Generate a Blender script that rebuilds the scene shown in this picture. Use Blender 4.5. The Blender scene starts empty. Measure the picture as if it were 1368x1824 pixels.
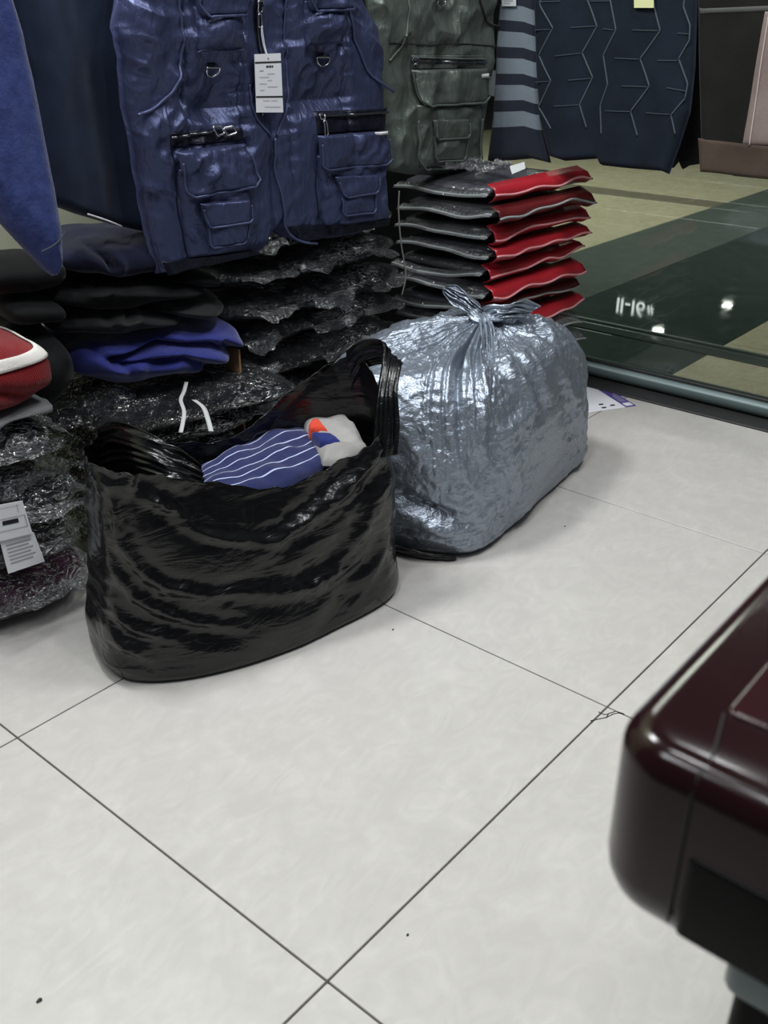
import bpy, math, random
import numpy as np
random.seed(4)
SC = bpy.context.scene
COL = SC.collection
# ------------------------------------------------------------------ camera
CAM = np.array([1.09350, -0.48803, 0.91276]); YAW = 0.70461; PITCH = 1.09602; FPX = 1740.5
cd = bpy.data.cameras.new('camera'); cam = bpy.data.objects.new('camera', cd); COL.objects.link(cam)
cam.location = CAM; cam.rotation_euler = (PITCH, 0, YAW)
cd.sensor_fit = 'VERTICAL'; cd.sensor_height = 24; cd.sensor_width = 18; cd.lens = 22.9014
cd.clip_start = 0.02; cd.clip_end = 60
cd.dof.use_dof = True; cd.dof.focus_distance = 1.75; cd.dof.aperture_fstop = 6.5
SC.camera = cam
# ------------------------------------------------------------------ world, lights, exposure
W = bpy.data.worlds.new('world'); SC.world = W; W.use_nodes = True
W.node_tree.nodes['Background'].inputs[0].default_value = (0.80, 0.88, 1.0, 1)
W.node_tree.nodes['Background'].inputs[1].default_value = 0.10
def area(name, loc, aim, size, power, col=(1, 1, 1), size_y=None):
    d = bpy.data.lights.new(name, 'AREA'); d.energy = power; d.size = size; d.color = col
    if size_y: d.shape = 'RECTANGLE'; d.size_y = size_y
    o = bpy.data.objects.new(name, d); COL.objects.link(o); o.location = loc
    v = np.array(aim, float) - np.array(loc, float)
    o.rotation_euler = (math.atan2(math.hypot(v[0], v[1]), -v[2]) , 0, math.atan2(v[1], v[0]) - math.pi / 2)
    return o
area('ceiling_light_wall', (-0.45, 0.20, 2.45), (0.1, 0.7, 0), 0.35, 34, (0.97, 0.985, 1.0))
area('ceiling_light_center', (0.95, 1.10, 2.75), (0.2, 0.9, 0.2), 0.40, 20, (0.97, 0.985, 1.0))
area('ceiling_light_desk', (0.75, -0.75, 2.70), (0.0, 0.6, 0.4), 0.40, 15, (0.95, 0.975, 1.0))
area('ceiling_light_left', (0.10, -1.2, 2.70), (-0.2, 0.3, 0.3), 0.40, 12, (0.92, 0.96, 1.0))
area('ceiling_spot', (1.35, 0.35, 2.6), (-0.2, 0.9, 0.4), 0.12, 7, (0.97, 0.985, 1.0))
area('ceiling_spot', (0.45, -0.15, 2.6), (-0.2, 0.9, 0.4), 0.12, 6, (0.97, 0.985, 1.0))
area('ceiling_spot', (0.40, 1.45, 2.6), (-0.1, 1.2, 0.3), 0.12, 6, (0.97, 0.985, 1.0))
area('corridor_light', (-2.2, 4.2, 2.9), (-1.2, 3.6, 0), 1.5, 150, (1.0, 1.0, 0.95))
SC.view_settings.view_transform = 'Standard'; SC.view_settings.look = 'None'
SC.view_settings.exposure = 0.0; SC.view_settings.gamma = 1.0
SC.view_settings.use_curve_mapping = False

# ------------------------------------------------------------------ projection helpers (pixel of the 1368x1824 frame -> world plane)
_cp, _sp, _cy, _sy = math.cos(PITCH), math.sin(PITCH), math.cos(YAW), math.sin(YAW)
RM = np.array([[_cy, -_sy, 0], [_sy, _cy, 0], [0, 0, 1]]) @ np.array([[1, 0, 0], [0, _cp, -_sp], [0, _sp, _cp]])
def ray(px, py):
    px = np.asarray(px, float); py = np.asarray(py, float)
    d = np.stack([(px - 684) / FPX, -(py - 912) / FPX, -np.ones_like(px)], -1)
    return d @ RM.T
def on(axis, c, px, py):
    d = ray(px, py); t = (c - CAM[axis]) / d[..., axis]
    return CAM + d * t[..., None]
def proj(P):
    v = (P - CAM) @ RM
    return np.stack([684 + FPX * v[..., 0] / -v[..., 2], 912 - FPX * v[..., 1] / -v[..., 2]], -1)
def AX(px, py, x): return on(0, x, px, py)
def AY(px, py, y): return on(1, y, px, py)
def AZ(px, py, z=0.0): return on(2, z, px, py)

# ------------------------------------------------------------------ noise
_rng = np.random.RandomState(11)
_perm = np.concatenate([_rng.permutation(256)] * 3)
_grad = _rng.normal(size=(256, 3)); _grad /= np.linalg.norm(_grad, axis=1)[:, None]
def noise(p):
    p = np.asarray(p, float); sh = p.shape[:-1]; p = p.reshape(-1, 3)
    i = np.floor(p).astype(int); f = p - i; i &= 255
    u = f * f * f * (f * (f * 6 - 15) + 10)
    out = 0
    for dx in (0, 1):
        for dy in (0, 1):
            for dz in (0, 1):
                h = _perm[_perm[_perm[(i[:, 0] + dx) & 255] + ((i[:, 1] + dy) & 255)] + ((i[:, 2] + dz) & 255)]
                g = _grad[h]; d = f - np.array([dx, dy, dz])
                w = (u[:, 0] if dx else 1 - u[:, 0]) * (u[:, 1] if dy else 1 - u[:, 1]) * (u[:, 2] if dz else 1 - u[:, 2])
                out = out + w * (g * d).sum(1)
    return out.reshape(sh) * 1.6
def N3(a, b, c=0.0):
    a = np.asarray(a, float); return noise(np.stack([a, np.broadcast_to(b, a.shape), np.broadcast_to(c, a.shape)], -1))
def fbm(a, b, c=0.0, n=3):
    s = 0; amp = 1
    for k in range(n):
        s = s + amp * N3(a * 2 ** k, b * 2 ** k, c + 7.3 * k); amp *= .5
    return s
def ridge(a, b, c=0.0, n=2):
    s = 0; amp = 1
    for k in range(n):
        s = s + amp * (1 - 2.2 * np.abs(N3(a * 2 ** k, b * 2 ** k, c + 5.1 * k))); amp *= .5
    return s
def sstep(a, b, x):
    t = np.clip((x - a) / (b - a), 0, 1); return t * t * (3 - 2 * t)

# ------------------------------------------------------------------ object helpers
def tag(o, label=None, cat=None, group=None, kind=None):
    if label: o['label'] = label
    if cat: o['category'] = cat
    if group: o['group'] = group
    if kind: o['kind'] = kind
    return o
def thing(name, label, cat, loc=(0, 0, 0), group=None):
    o = bpy.data.objects.new(name, None); COL.objects.link(o); o.location = loc; o.empty_display_size = .05
    return tag(o, label, cat, group)
def wloc(o):
    v = np.zeros(3)
    while o is not None:
        v += np.array(o.location); o = o.parent
    return v
def link(name, me, mat, parent=None, origin=None):
    o = bpy.data.objects.new(name, me); COL.objects.link(o)
    if mat: me.materials.append(mat)
    if parent is not None: o.parent = parent
    if origin is not None: o.location = np.array(origin) - (wloc(parent) if parent is not None else 0)
    return o
def mk(name, V, F, mat, parent=None, origin=None, smooth=True, uv=None, label=None):
    """V world coordinates"""
    V = np.asarray(V, float).reshape(-1, 3)
    if origin is None:
        origin = wloc(parent) if parent is not None else np.array([V[:, 0].mean(), V[:, 1].mean(), V[:, 2].min()])
    me = bpy.data.meshes.new(name)
    Vl = V - np.array(origin)
    if isinstance(F, np.ndarray):
        n, k = F.shape
        me.vertices.add(len(Vl)); me.vertices.foreach_set('co', Vl.astype(np.float32).ravel())
        me.loops.add(n * k); me.loops.foreach_set('vertex_index', F.astype(np.int32).ravel())
        me.polygons.add(n); me.polygons.foreach_set('loop_start', (np.arange(n) * k).astype(np.int32))
        try: me.polygons.foreach_set('loop_total', np.full(n, k, np.int32))
        except Exception: pass
        me.update(calc_edges=True)
        if uv is not None:
            l = me.uv_layers.new(name='UVMap'); l.data.foreach_set('uv', np.asarray(uv, np.float32)[F.ravel()].ravel())
        me.validate()
    else:
        me.from_pydata(Vl.tolist(), [], [list(map(int, f)) for f in F]); me.update()
    if smooth: me.polygons.foreach_set('use_smooth', np.ones(len(me.polygons), bool))
    o = link(name, me, mat, parent, origin)
    if label: o['label'] = label
    return o
def gridF(nv, nu, cu=False, off=0, flip=False):
    a = np.arange(nv * nu).reshape(nv, nu) + off
    if cu: a = np.concatenate([a, a[:, :1]], 1)
    q = np.stack([a[:-1, :-1], a[:-1, 1:], a[1:, 1:], a[1:, :-1]], -1).reshape(-1, 4)
    return q[:, ::-1] if flip else q
def join(parts):
    V = []; F = []; n = 0
    for v, f in parts:
        v = np.asarray(v).reshape(-1, 3); V.append(v); F.append(np.asarray(f) + n); n += len(v)
    return np.concatenate(V), np.concatenate(F)
def catmull(P, n, closed=False):
    P = np.asarray(P, float); m = len(P)
    t = np.linspace(0, m if closed else m - 1, n, endpoint=not closed)
    i = np.floor(t).astype(int)
    if not closed: i = np.minimum(i, m - 2)
    f = (t - i)[:, None] if P.ndim == 2 else (t - i)[:, None, None]
    g = (lambda k: P[(i + k) % m]) if closed else (lambda k: P[np.clip(i + k, 0, m - 1)])
    a, b, c, d = g(-1), g(0), g(1), g(2)
    return .5 * (2 * b + (c - a) * f + (2 * a - 5 * b + 4 * c - d) * f ** 2 + (3 * b - a - 3 * c + d) * f ** 3)
def resample(P, n):
    P = np.asarray(P, float); d = np.r_[0, np.cumsum(np.linalg.norm(np.diff(P, axis=0), axis=1))]
    t = np.linspace(0, d[-1], n)
    return np.stack([np.interp(t, d, P[:, k]) for k in range(P.shape[1])], -1)
def tube(P, r, seg=8, cap=True):
    P = np.asarray(P, float); n = len(P); r = np.broadcast_to(np.asarray(r, float), (n,))
    T = np.gradient(P, axis=0); T /= np.linalg.norm(T, axis=1)[:, None] + 1e-12
    up = np.array([.31, .22, .92]); A = np.cross(T, up); A /= np.linalg.norm(A, axis=1)[:, None] + 1e-9; B = np.cross(T, A)
    th = np.linspace(0, 2 * math.pi, seg, endpoint=False)
    V = P[:, None] + r[:, None, None] * (A[:, None] * np.cos(th)[None, :, None] + B[:, None] * np.sin(th)[None, :, None])
    F = gridF(n, seg, True)
    if cap and seg == 8:
        e = (n - 1) * seg
        F = np.concatenate([F, [[3, 2, 1, 0], [7, 6, 5, 4], [7, 4, 3, 0], [e, e + 1, e + 2, e + 3], [e + 4, e + 5, e + 6, e + 7], [e, e + 3, e + 4, e + 7]]])
    return V.reshape(-1, 3), F
def boxVF(c, h, bev=0.0):
    """box with chamfered edges"""
    bm = []
    c = np.array(c); h = np.array(h, float); b = min(bev, *(h * .9))
    V = []
    for s in [(x, y, z) for x in (-1, 1) for y in (-1, 1) for z in (-1, 1)]:
        s = np.array(s)
        for k in range(3):
            e = h - b; e[k] = h[k]; V.append(c + s * e)
    idx = lambda x, y, z, k: ((x * 2 + y) * 2 + z) * 3 + k
    F = []
    for k in range(3):
        i, j = [a for a in range(3) if a != k]
        for s in (0, 1):
            q = []
            for u, v in ((0, 0), (1, 0), (1, 1), (0, 1)):
                t = [0, 0, 0]; t[k] = s; t[i] = u; t[j] = v; q.append(idx(*t, k))
            F.append(q)
            for s2 in (0, 1):
                pass
    for k in range(3):      # edges along axis k
        i, j = [a for a in range(3) if a != k]
        for u in (0, 1):
            for v in (0, 1):
                t0 = [0, 0, 0]; t0[i] = u; t0[j] = v; t1 = list(t0); t1[k] = 1
                F.append([idx(*t0, i), idx(*t1, i), idx(*t1, j), idx(*t0, j)])
    for x in (0, 1):
        for y in (0, 1):
            for z in (0, 1): F.append([idx(x, y, z, 0), idx(x, y, z, 1), idx(x, y, z, 2)])
    return np.array(V), F
def box(name, c, h, mat, parent=None, bev=.002, kind=None, label=None, smooth=False):
    import bmesh
    V, F = boxVF(c, h, bev)
    o = mk(name, V, F, mat, parent, smooth=smooth, label=label)
    bm = bmesh.new(); bm.from_mesh(o.data); bmesh.ops.recalc_face_normals(bm, faces=bm.faces); bm.to_mesh(o.data); bm.free()
    if kind: o['kind'] = kind
    return o

# ------------------------------------------------------------------ materials
def srgb(r, g, b):
    f = lambda c: (c / 255) / 12.92 if c / 255 <= .04045 else ((c / 255 + .055) / 1.055) ** 2.4
    return (f(r), f(g), f(b), 1)
class NT:
    def __init__(s, name):
        s.m = bpy.data.materials.new(name); s.m.use_nodes = True; s.t = s.m.node_tree; s.t.nodes.clear()
        s.out = s.n('ShaderNodeOutputMaterial')
    def n(s, ty, **kw):
        o = s.t.nodes.new(ty)
        for k, v in kw.items(): setattr(o, k, v)
        return o
    def l(s, a, b): s.t.links.new(a, b)
    def tex(s, ty, scale, mapscale=None, rot=None, src='Object', **kw):
        t = s.n(ty, **kw); t.inputs['Scale'].default_value = scale
        c = s.n('ShaderNodeTexCoord'); v = c.outputs[src]
        if mapscale or rot:
            mp = s.n('ShaderNodeMapping')
            if mapscale: mp.inputs['Scale'].default_value = mapscale
            if rot: mp.inputs['Rotation'].default_value = rot
            s.l(v, mp.inputs['Vector']); v = mp.outputs['Vector']
        s.l(v, t.inputs['Vector']); return t
    def ramp(s, src, stops, interp='LINEAR'):
        r = s.n('ShaderNodeValToRGB'); cr = r.color_ramp; cr.interpolation = interp
        while len(cr.elements) < len(stops): cr.elements.new(.5)
        for e, (p, c) in zip(cr.elements, stops): e.position = p; e.color = c if len(c) == 4 else (*c, 1)
        s.l(src, r.inputs[0]); return r.outputs[0]
    def math(s, op, a, b=None, c=None):
        m = s.n('ShaderNodeMath', operation=op)
        for i, v in enumerate((a, b, c)):
            if v is None: continue
            if isinstance(v, (int, float)): m.inputs[i].default_value = v
            else: s.l(v, m.inputs[i])
        return m.outputs[0]
    def bump(s, h, strength, dist, prev=None):
        b = s.n('ShaderNodeBump'); b.inputs['Strength'].default_value = strength; b.inputs['Distance'].default_value = dist
        s.l(h, b.inputs['Height'])
        if prev is not None: s.l(prev, b.inputs['Normal'])
        return b.outputs[0]
    def bsdf(s, base, rough, metal=0, spec=.5, normal=None, **kw):
        p = s.n('ShaderNodeBsdfPrincipled')
        for k, v in (('Base Color', base), ('Roughness', rough), ('Metallic', metal), ('Specular IOR Level', spec)):
            if isinstance(v, (int, float, tuple)): p.inputs[k].default_value = v
            else: s.l(v, p.inputs[k])
        for k, v in kw.items(): p.inputs[k.replace('_', ' ')].default_value = v
        if normal is not None: s.l(normal, p.inputs['Normal'])
        return p.outputs[0]
    def done(s, sh): s.l(sh, s.out.inputs['Surface']); return s.m
def simple(name, col, rough=.5, metal=0, spec=.5, **kw):
    t = NT(name); return t.done(t.bsdf(col, rough, metal, spec, **kw))
def fabric(name, col, col2=None, rough=.9, scale=260, bump=.35, sheen=.15, spec=.2, mottle=14, dist=.002):
    t = NT(name); nz = t.tex('ShaderNodeTexNoise', mottle); nz.inputs['Detail'].default_value = 4
    c = t.ramp(nz.outputs[0], [(.3, col), (.7, col2 or tuple(x * 1.35 for x in col[:3]) + (1,))])
    f = t.tex('ShaderNodeTexNoise', scale); f.inputs['Detail'].default_value = 2
    nb = t.bump(f.outputs[0], bump, dist)
    return t.done(t.bsdf(c, rough, 0, spec, nb, Sheen_Weight=sheen, Sheen_Roughness=.4))
def nylon(name, col, rough=.42, metal=.5):
    t = NT(name)
    a = t.tex('ShaderNodeTexNoise', 30, (1, 1.4, .7)); a.inputs['Detail'].default_value = 3; a.inputs['Distortion'].default_value = 1.4
    b = t.tex('ShaderNodeTexNoise', 900)
    n1 = t.bump(a.outputs[0], .26, .016); n2 = t.bump(b.outputs[0], .06, .001, n1)
    return t.done(t.bsdf(col, rough, metal, .5, n2))
def film_black(name, col=(.0035, .0037, .004, 1), rough=.22):
    t = NT(name)
    a = t.tex('ShaderNodeTexNoise', 13, (1, .55, 2.6), (.5, .3, 0)); a.inputs['Detail'].default_value = 4; a.inputs['Distortion'].default_value = .8
    b = t.tex('ShaderNodeTexNoise', 85, (1, .7, 1.9), (.6, 0, 0)); b.inputs['Detail'].default_value = 4; b.inputs['Distortion'].default_value = 1.0
    n1 = t.bump(a.outputs[0], .22, .02); n2 = t.bump(b.outputs[0], .10, .004, n1)
    return t.done(t.bsdf(col, rough, 0, .5, n2))
def film_silver(name):
    t = NT(name)
    a = t.tex('ShaderNodeTexVoronoi', 34, feature='DISTANCE_TO_EDGE')
    d = t.tex('ShaderNodeTexNoise', 22); d.inputs['Detail'].default_value = 4
    c = t.n('ShaderNodeTexCoord'); mx = t.n('ShaderNodeVectorMath', operation='MULTIPLY_ADD'); mx.inputs[1].default_value = (.09,) * 3
    t.l(d.outputs[1], mx.inputs[0]); t.l(c.outputs['Object'], mx.inputs[2]); t.l(mx.outputs[0], a.inputs['Vector'])
    e = t.math('MINIMUM', a.outputs['Distance'], .25)
    b = t.tex('ShaderNodeTexNoise', 95, (1, 1, 1.4)); b.inputs['Detail'].default_value = 3; b.inputs['Distortion'].default_value = 1.5
    n1 = t.bump(e, .25, .012); n2 = t.bump(b.outputs[0], .26, .006, n1)
    return t.done(t.bsdf(srgb(148, 157, 169), .35, .66, .5, n2))
def film_clear(name, haze=.012, crumple=.8, tint=(.96, .97, .98, 1), sc=1.0, gloss=1.0, crease=.45):
    t = NT(name)
    a = t.tex('ShaderNodeTexNoise', 15 * sc, (1, 1, 1.3)); a.inputs['Detail'].default_value = 2.5; a.inputs['Distortion'].default_value = 2.0
    v = t.tex('ShaderNodeTexNoise', 32 * sc, (1, .8, 1.2), (.4, .2, .7)); v.inputs['Detail'].default_value = 2; v.inputs['Distortion'].default_value = 2.6
    rd = t.math('SUBTRACT', 1.0, t.math('ABSOLUTE', t.math('MULTIPLY_ADD', v.outputs[0], 5., -2.5)))       # creases of doubled film
    rd = t.math('MAXIMUM', rd, 0.0); r4 = t.math('POWER', rd, 3.0)
    cl = t.tex('ShaderNodeTexNoise', 11 * sc); cl.inputs['Detail'].default_value = 2
    cm = t.math('MULTIPLY', t.ramp(cl.outputs[0], [(.44, (0, 0, 0)), (.60, (1, 1, 1))]), r4)
    n1 = t.bump(a.outputs[0], crumple, .02); n2 = t.bump(rd, .8 * crumple, .012, n1)
    tr = t.n('ShaderNodeBsdfTransparent'); tr.inputs[0].default_value = tint
    gl = t.n('ShaderNodeBsdfGlossy'); t.l(t.math('MULTIPLY_ADD', cm, .16, .09), gl.inputs['Roughness']); gl.inputs['Color'].default_value = (gloss,) * 3 + (1,); t.l(n2, gl.inputs['Normal'])
    df = t.n('ShaderNodeBsdfDiffuse'); df.inputs[0].default_value = (.75, .78, .8, 1); t.l(n2, df.inputs['Normal'])
    fr = t.n('ShaderNodeFresnel'); fr.inputs[0].default_value = 1.6; t.l(n2, fr.inputs['Normal'])
    f2 = t.math('MINIMUM', t.math('MULTIPLY_ADD', cm, crease, t.math('MULTIPLY_ADD', fr.outputs[0], .62, .015)), .8)
    m1 = t.n('ShaderNodeMixShader'); t.l(t.math('MULTIPLY_ADD', cm, .09, haze), m1.inputs[0]); t.l(tr.outputs[0], m1.inputs[1]); t.l(df.outputs[0], m1.inputs[2])
    m2 = t.n('ShaderNodeMixShader'); t.l(f2, m2.inputs[0]); t.l(m1.outputs[0], m2.inputs[1]); t.l(gl.outputs[0], m2.inputs[2])
    return t.done(m2.outputs[0])
def glass_pane(name):
    t = NT(name)
    tr = t.n('ShaderNodeBsdfTransparent'); tr.inputs[0].default_value = (.89, .925, .885, 1)
    gl = t.n('ShaderNodeBsdfGlossy'); gl.inputs['Roughness'].default_value = .02
    fr = t.n('ShaderNodeFresnel'); fr.inputs[0].default_value = 1.45
    m = t.n('ShaderNodeMixShader'); t.l(fr.outputs[0], m.inputs[0]); t.l(tr.outputs[0], m.inputs[1]); t.l(gl.outputs[0], m.inputs[2])
    return t.done(m.outputs[0])
def tile_mat(name, c1, c2, rough, bumpy=.02):
    t = NT(name)
    a = t.tex('ShaderNodeTexNoise', 9); a.inputs['Detail'].default_value = 6; a.inputs['Distortion'].default_value = 1.6
    w = t.tex('ShaderNodeTexNoise', 26, (1, .55, 1), (0, 0, .5)); w.inputs['Detail'].default_value = 5; w.inputs['Distortion'].default_value = 2.4
    mx = t.math('MULTIPLY_ADD', w.outputs[0], .55, t.math('MULTIPLY', a.outputs[0], .45))
    c = t.ramp(mx, [(.40, c1), (.56, c2), (.66, tuple(min(1, x * 1.06) for x in c2[:3]) + (1,))])
    r = t.math('MULTIPLY_ADD', a.outputs[0], .12, rough - .06)
    return t.done(t.bsdf(c, r, 0, .45, t.bump(w.outputs[0], bumpy, .002)))

M = {}
M['tile'] = tile_mat('porcelain_tile', srgb(187, 184, 179), srgb(193, 190, 185), .36)
M['grout'] = simple('dark_grout', srgb(40, 38, 36), .9)
M['ctile'] = tile_mat('corridor_beige_tile', srgb(176, 171, 144), srgb(188, 183, 156), .16)
M['ctile_dark'] = tile_mat('corridor_dark_granite', srgb(58, 68, 65), srgb(64, 74, 70), .025, .0)
M['ctile_mid'] = tile_mat('corridor_grey_granite', srgb(88, 96, 91), srgb(94, 102, 97), .06, .0)
M['cband'] = tile_mat('corridor_band_stone', srgb(118, 114, 98), srgb(126, 122, 106), .15)
M['kerb'] = simple('kerb_metal', srgb(120, 132, 124), .35, .5)
M['rail'] = simple('rail_coated_metal', srgb(92, 106, 106), .35, .35)
M['gasket'] = simple('black_stone_threshold', srgb(46, 46, 46), .45)
M['pane'] = glass_pane('window_glass')
M['wall'] = simple('wall_paint', srgb(196, 200, 172), .8)
M['facade'] = simple('dark_shop_front', srgb(20, 26, 24), .6)
M['white_emit'] = None
t = NT('lamp_glow'); e = t.n('ShaderNodeEmission'); e.inputs[0].default_value = (1, 1, .97, 1); e.inputs[1].default_value = 60; M['lamp'] = t.done(e.outputs[0])
t = NT('sign_glow'); e = t.n('ShaderNodeEmission'); e.inputs[0].default_value = (.95, .98, 1, 1); e.inputs[1].default_value = 3.2; M['sign'] = t.done(e.outputs[0])
M['navy_nylon'] = nylon('navy_nylon', srgb(66, 73, 106), .41)
M['navy_nylon_dark'] = nylon('navy_nylon_dark', srgb(24, 27, 42))
M['navy_pipe'] = simple('navy_piping', srgb(76, 83, 116), .4, .4)
M['green_nylon'] = nylon('olive_nylon', srgb(92, 100, 94), .44)
M['green_dark'] = nylon('olive_nylon_dark', srgb(46, 50, 48), .5)
M['green_pipe'] = simple('olive_piping', srgb(82, 90, 84), .5)
M['blue_fleece'] = fabric('blue_fleece', srgb(42, 54, 104), srgb(60, 73, 126), .95, 190, .6, .4, mottle=60)
M['fold_blue'] = fabric('royal_blue_fleece', srgb(44, 50, 118), srgb(60, 66, 140), .95, 220, .4, .5)
M['dark_navy'] = fabric('dark_navy_jersey', srgb(26, 35, 52), srgb(34, 45, 66), .9, 300, .2, .25)
M['black_knit'] = fabric('black_jersey', srgb(13, 14, 15), srgb(21, 22, 23), .9, 300, .25, .08)
M['grey_black'] = fabric('charcoal_jersey', srgb(30, 32, 32), srgb(42, 44, 44), .9, 300, .25, .15)
M['navy_fold'] = fabric('navy_hoodie_jersey', srgb(15, 19, 39), srgb(22, 26, 51), .9, 300, .25, .25)
M['knit_navy'] = fabric('navy_knit', srgb(20, 27, 36), srgb(26, 34, 45), .95, 420, .3, .04)
M['knit_line'] = simple('grey_knit_line', srgb(66, 75, 82), .9)
M['knit_line2'] = simple('faint_knit_line', srgb(38, 48, 57), .9)
M['knit_black'] = fabric('black_brown_knit', srgb(22, 22, 19), srgb(28, 28, 24), .95, 420, .3, .1)
M['brown'] = fabric('brown_rib_knit', srgb(66, 55, 48), srgb(78, 66, 58), .95, 420, .3, .15)
M['taupe'] = fabric('taupe_knit', srgb(120, 106, 102), srgb(134, 120, 116), .95, 420, .3, .15)
M['taupe_line'] = simple('pale_knit_line', srgb(176, 164, 160), .9)
M['grey_stripe'] = simple('grey_knit_stripe', srgb(70, 72, 70), .9)
M['metal'] = simple('chrome', (.75, .76, .78, 1), .18, 1)
M['dark_metal'] = simple('gunmetal', (.22, .23, .25, 1), .25, 1)
M['paper'] = simple('white_card', srgb(226, 228, 232), .6)
M['paper_y'] = simple('pale_yellow_card', srgb(206, 208, 156), .6)
M['paper_grey'] = simple('grey_card', srgb(188, 192, 192), .6)
M['ink'] = simple('black_ink', srgb(30, 30, 34), .6)
M['ink_grey'] = simple('grey_ink', srgb(150, 152, 158), .6)
M['purple'] = simple('purple_ink', srgb(84, 66, 140), .5)
M['black_bag'] = film_black('black_plastic')
M['silver'] = film_silver('silver_plastic')
M['under'] = film_black('dark_plastic', (.012, .013, .013, 1), .25)
M['film'] = film_clear('clear_film', .015, 1.2, crease=.7)
M['film_b'] = film_clear('clear_film_fine', .012, 1.15, (.94, .95, .97, 1), 1.0, 1.0, .75)
M['film_c'] = film_clear('clear_zip_film', .07, .35, (.93, .94, .95, 1), .6, .8, .2)
M['film_edge'] = film_clear('doubled_clear_film', .022, .9, (.95, .96, .97, 1), 1.1, .9, .5)
M['zip_white'] = simple('milky_zip_strip', srgb(150, 154, 154), .35, 0, .5)
M['zip_pink'] = simple('pink_zip_strip', srgb(222, 150, 156), .35)
M['red_film'] = simple('red_vinyl', srgb(164, 36, 46), .28, 0, .7)
M['red_film_d'] = simple('dark_red_vinyl', srgb(92, 30, 32), .3, 0, .6)
def rib(name, col):
    t = NT(name); w = t.tex('ShaderNodeTexWave', 95, None, (0, 0, .9)); w.inputs['Distortion'].default_value = 1.2
    f = t.tex('ShaderNodeTexNoise', 260); n1 = t.bump(w.outputs[0], .5, .004); n2 = t.bump(f.outputs[0], .3, .002, n1)
    return t.done(t.bsdf(col, .95, 0, .15, n2, Sheen_Weight=.15))
M['red_knit'] = rib('red_ribbed_knit', srgb(120, 14, 20))
M['white_knit'] = fabric('white_knit', srgb(200, 196, 190), srgb(210, 206, 200), .95, 260, .5, .2)
M['grey_knit'] = rib('grey_rib_knit', srgb(126, 128, 128))
M['bag_cloth'] = fabric('bagged_black_cloth', srgb(13, 14, 17), srgb(20, 21, 26), .9, 120, .3, .1)
M['purple_cloth'] = fabric('bagged_plum_cloth', srgb(52, 28, 48), srgb(112, 54, 88), .9, 60, .3, .2, mottle=8)
M['brown_cloth'] = fabric('bagged_brown_cloth', srgb(44, 34, 32), srgb(58, 45, 41), .9, 120, .3, .1)
M['olive_cloth'] = fabric('olive_cloth', srgb(48, 48, 26), srgb(58, 58, 32), .9, 120, .3, .1)
M['strap'] = simple('pale_ribbon', srgb(178, 180, 178), .5)
M['card_brown'] = simple('brown_cardboard', srgb(150, 116, 84), .9)
M['cord'] = simple('grey_cord', srgb(126, 122, 116), .7)
M['lacquer'] = simple('mahogany_lacquer', (.012, .0025, .003, 1), .15, 0, .3)
M['lacquer_panel'] = simple('mahogany_lacquer_panel', (.022, .0045, .0055, 1), .14, 0, .4)
M['lacquer_dark'] = simple('dark_lacquer', (.003, .002, .002, 1), .4, 0, .12)
M['groove'] = simple('groove_dark', (.002, .002, .002, 1), .6)
M['polo_grey'] = fabric('pale_grey_cloth', srgb(132, 130, 128), srgb(156, 154, 152), .95, 200, .3, .2)
M['polo_red'] = fabric('orange_red_cloth', srgb(188, 62, 44), srgb(200, 72, 52), .95, 200, .3, .2)
M['polo_navy'] = fabric('royal_navy_cloth', srgb(30, 38, 96), srgb(38, 46, 108), .95, 200, .3, .2)
def uv_stripes(name, base, line, n, width, rough=.95, axis=0, ofs=0., lo=-1.):
    t = NT(name); c = t.n('ShaderNodeTexCoord'); s = t.n('ShaderNodeSeparateXYZ'); t.l(c.outputs['UV'], s.inputs[0])
    a = t.math('MULTIPLY_ADD', s.outputs[axis], n, ofs); f = t.math('FRACT', a)
    m = t.math('MULTIPLY', t.math('LESS_THAN', f, width), t.math('GREATER_THAN', s.outputs[axis], lo))
    mx = t.n('ShaderNodeMix', data_type='RGBA'); mx.inputs[6].default_value = base; mx.inputs[7].default_value = line; t.l(m, mx.inputs[0])
    nz = t.tex('ShaderNodeTexNoise', 300)
    return t.done(t.bsdf(mx.outputs[2], rough, 0, .2, t.bump(nz.outputs[0], .3, .002), Sheen_Weight=.2))
M['polo_stripe'] = uv_stripes('navy_cloth_with_thin_white_stripes', srgb(34, 39, 80), srgb(168, 178, 204), 7, .11, axis=1, lo=.10)
M['knit_stripes'] = uv_stripes('navy_knit_with_grey_stripes', srgb(28, 34, 46), srgb(112, 122, 130), 11.1, .58, axis=1, ofs=.70, lo=.112)

# ================================================================== STRUCTURE
floor = tag(bpy.data.objects.new('floor', None), kind='structure'); COL.objects.link(floor)
box('grout_bed', (.3, .35, -.016), (1.5, 1.44, .006), M['grout'], floor, 0)
import bmesh
for i in range(-2, 3):
    for j in range(-2, 3):
        x0, x1, y0, y1 = i * .6, i * .6 + .6, j * .6, min(j * .6 + .6, 1.79)
        if i == 2 and j >= 1: pass
        g = .0013
        box('tile', ((x0 + x1) / 2, (y0 + y1) / 2, -.005), ((x1 - x0) / 2 - g, (y1 - y0) / 2 - g, .005), M['tile'], floor, .0007)
# chipped tile corner: thin cracks
cr = [[(1052, 1284), (1066, 1281), (1080, 1278), (1092, 1272), (1100, 1270), (1112, 1272)], [(1080, 1279), (1084, 1271), (1097, 1267), (1110, 1271)], [(1066, 1268), (1076, 1273), (1084, 1272)]]
parts = []
for c in cr:
    P = AZ(*np.array(c, float).T, .0002); Q = resample(P, 14); parts.append(tube(Q, .0007, 8))
V, F = join(parts); mk('crack', V, F, M['grout'], floor)
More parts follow.
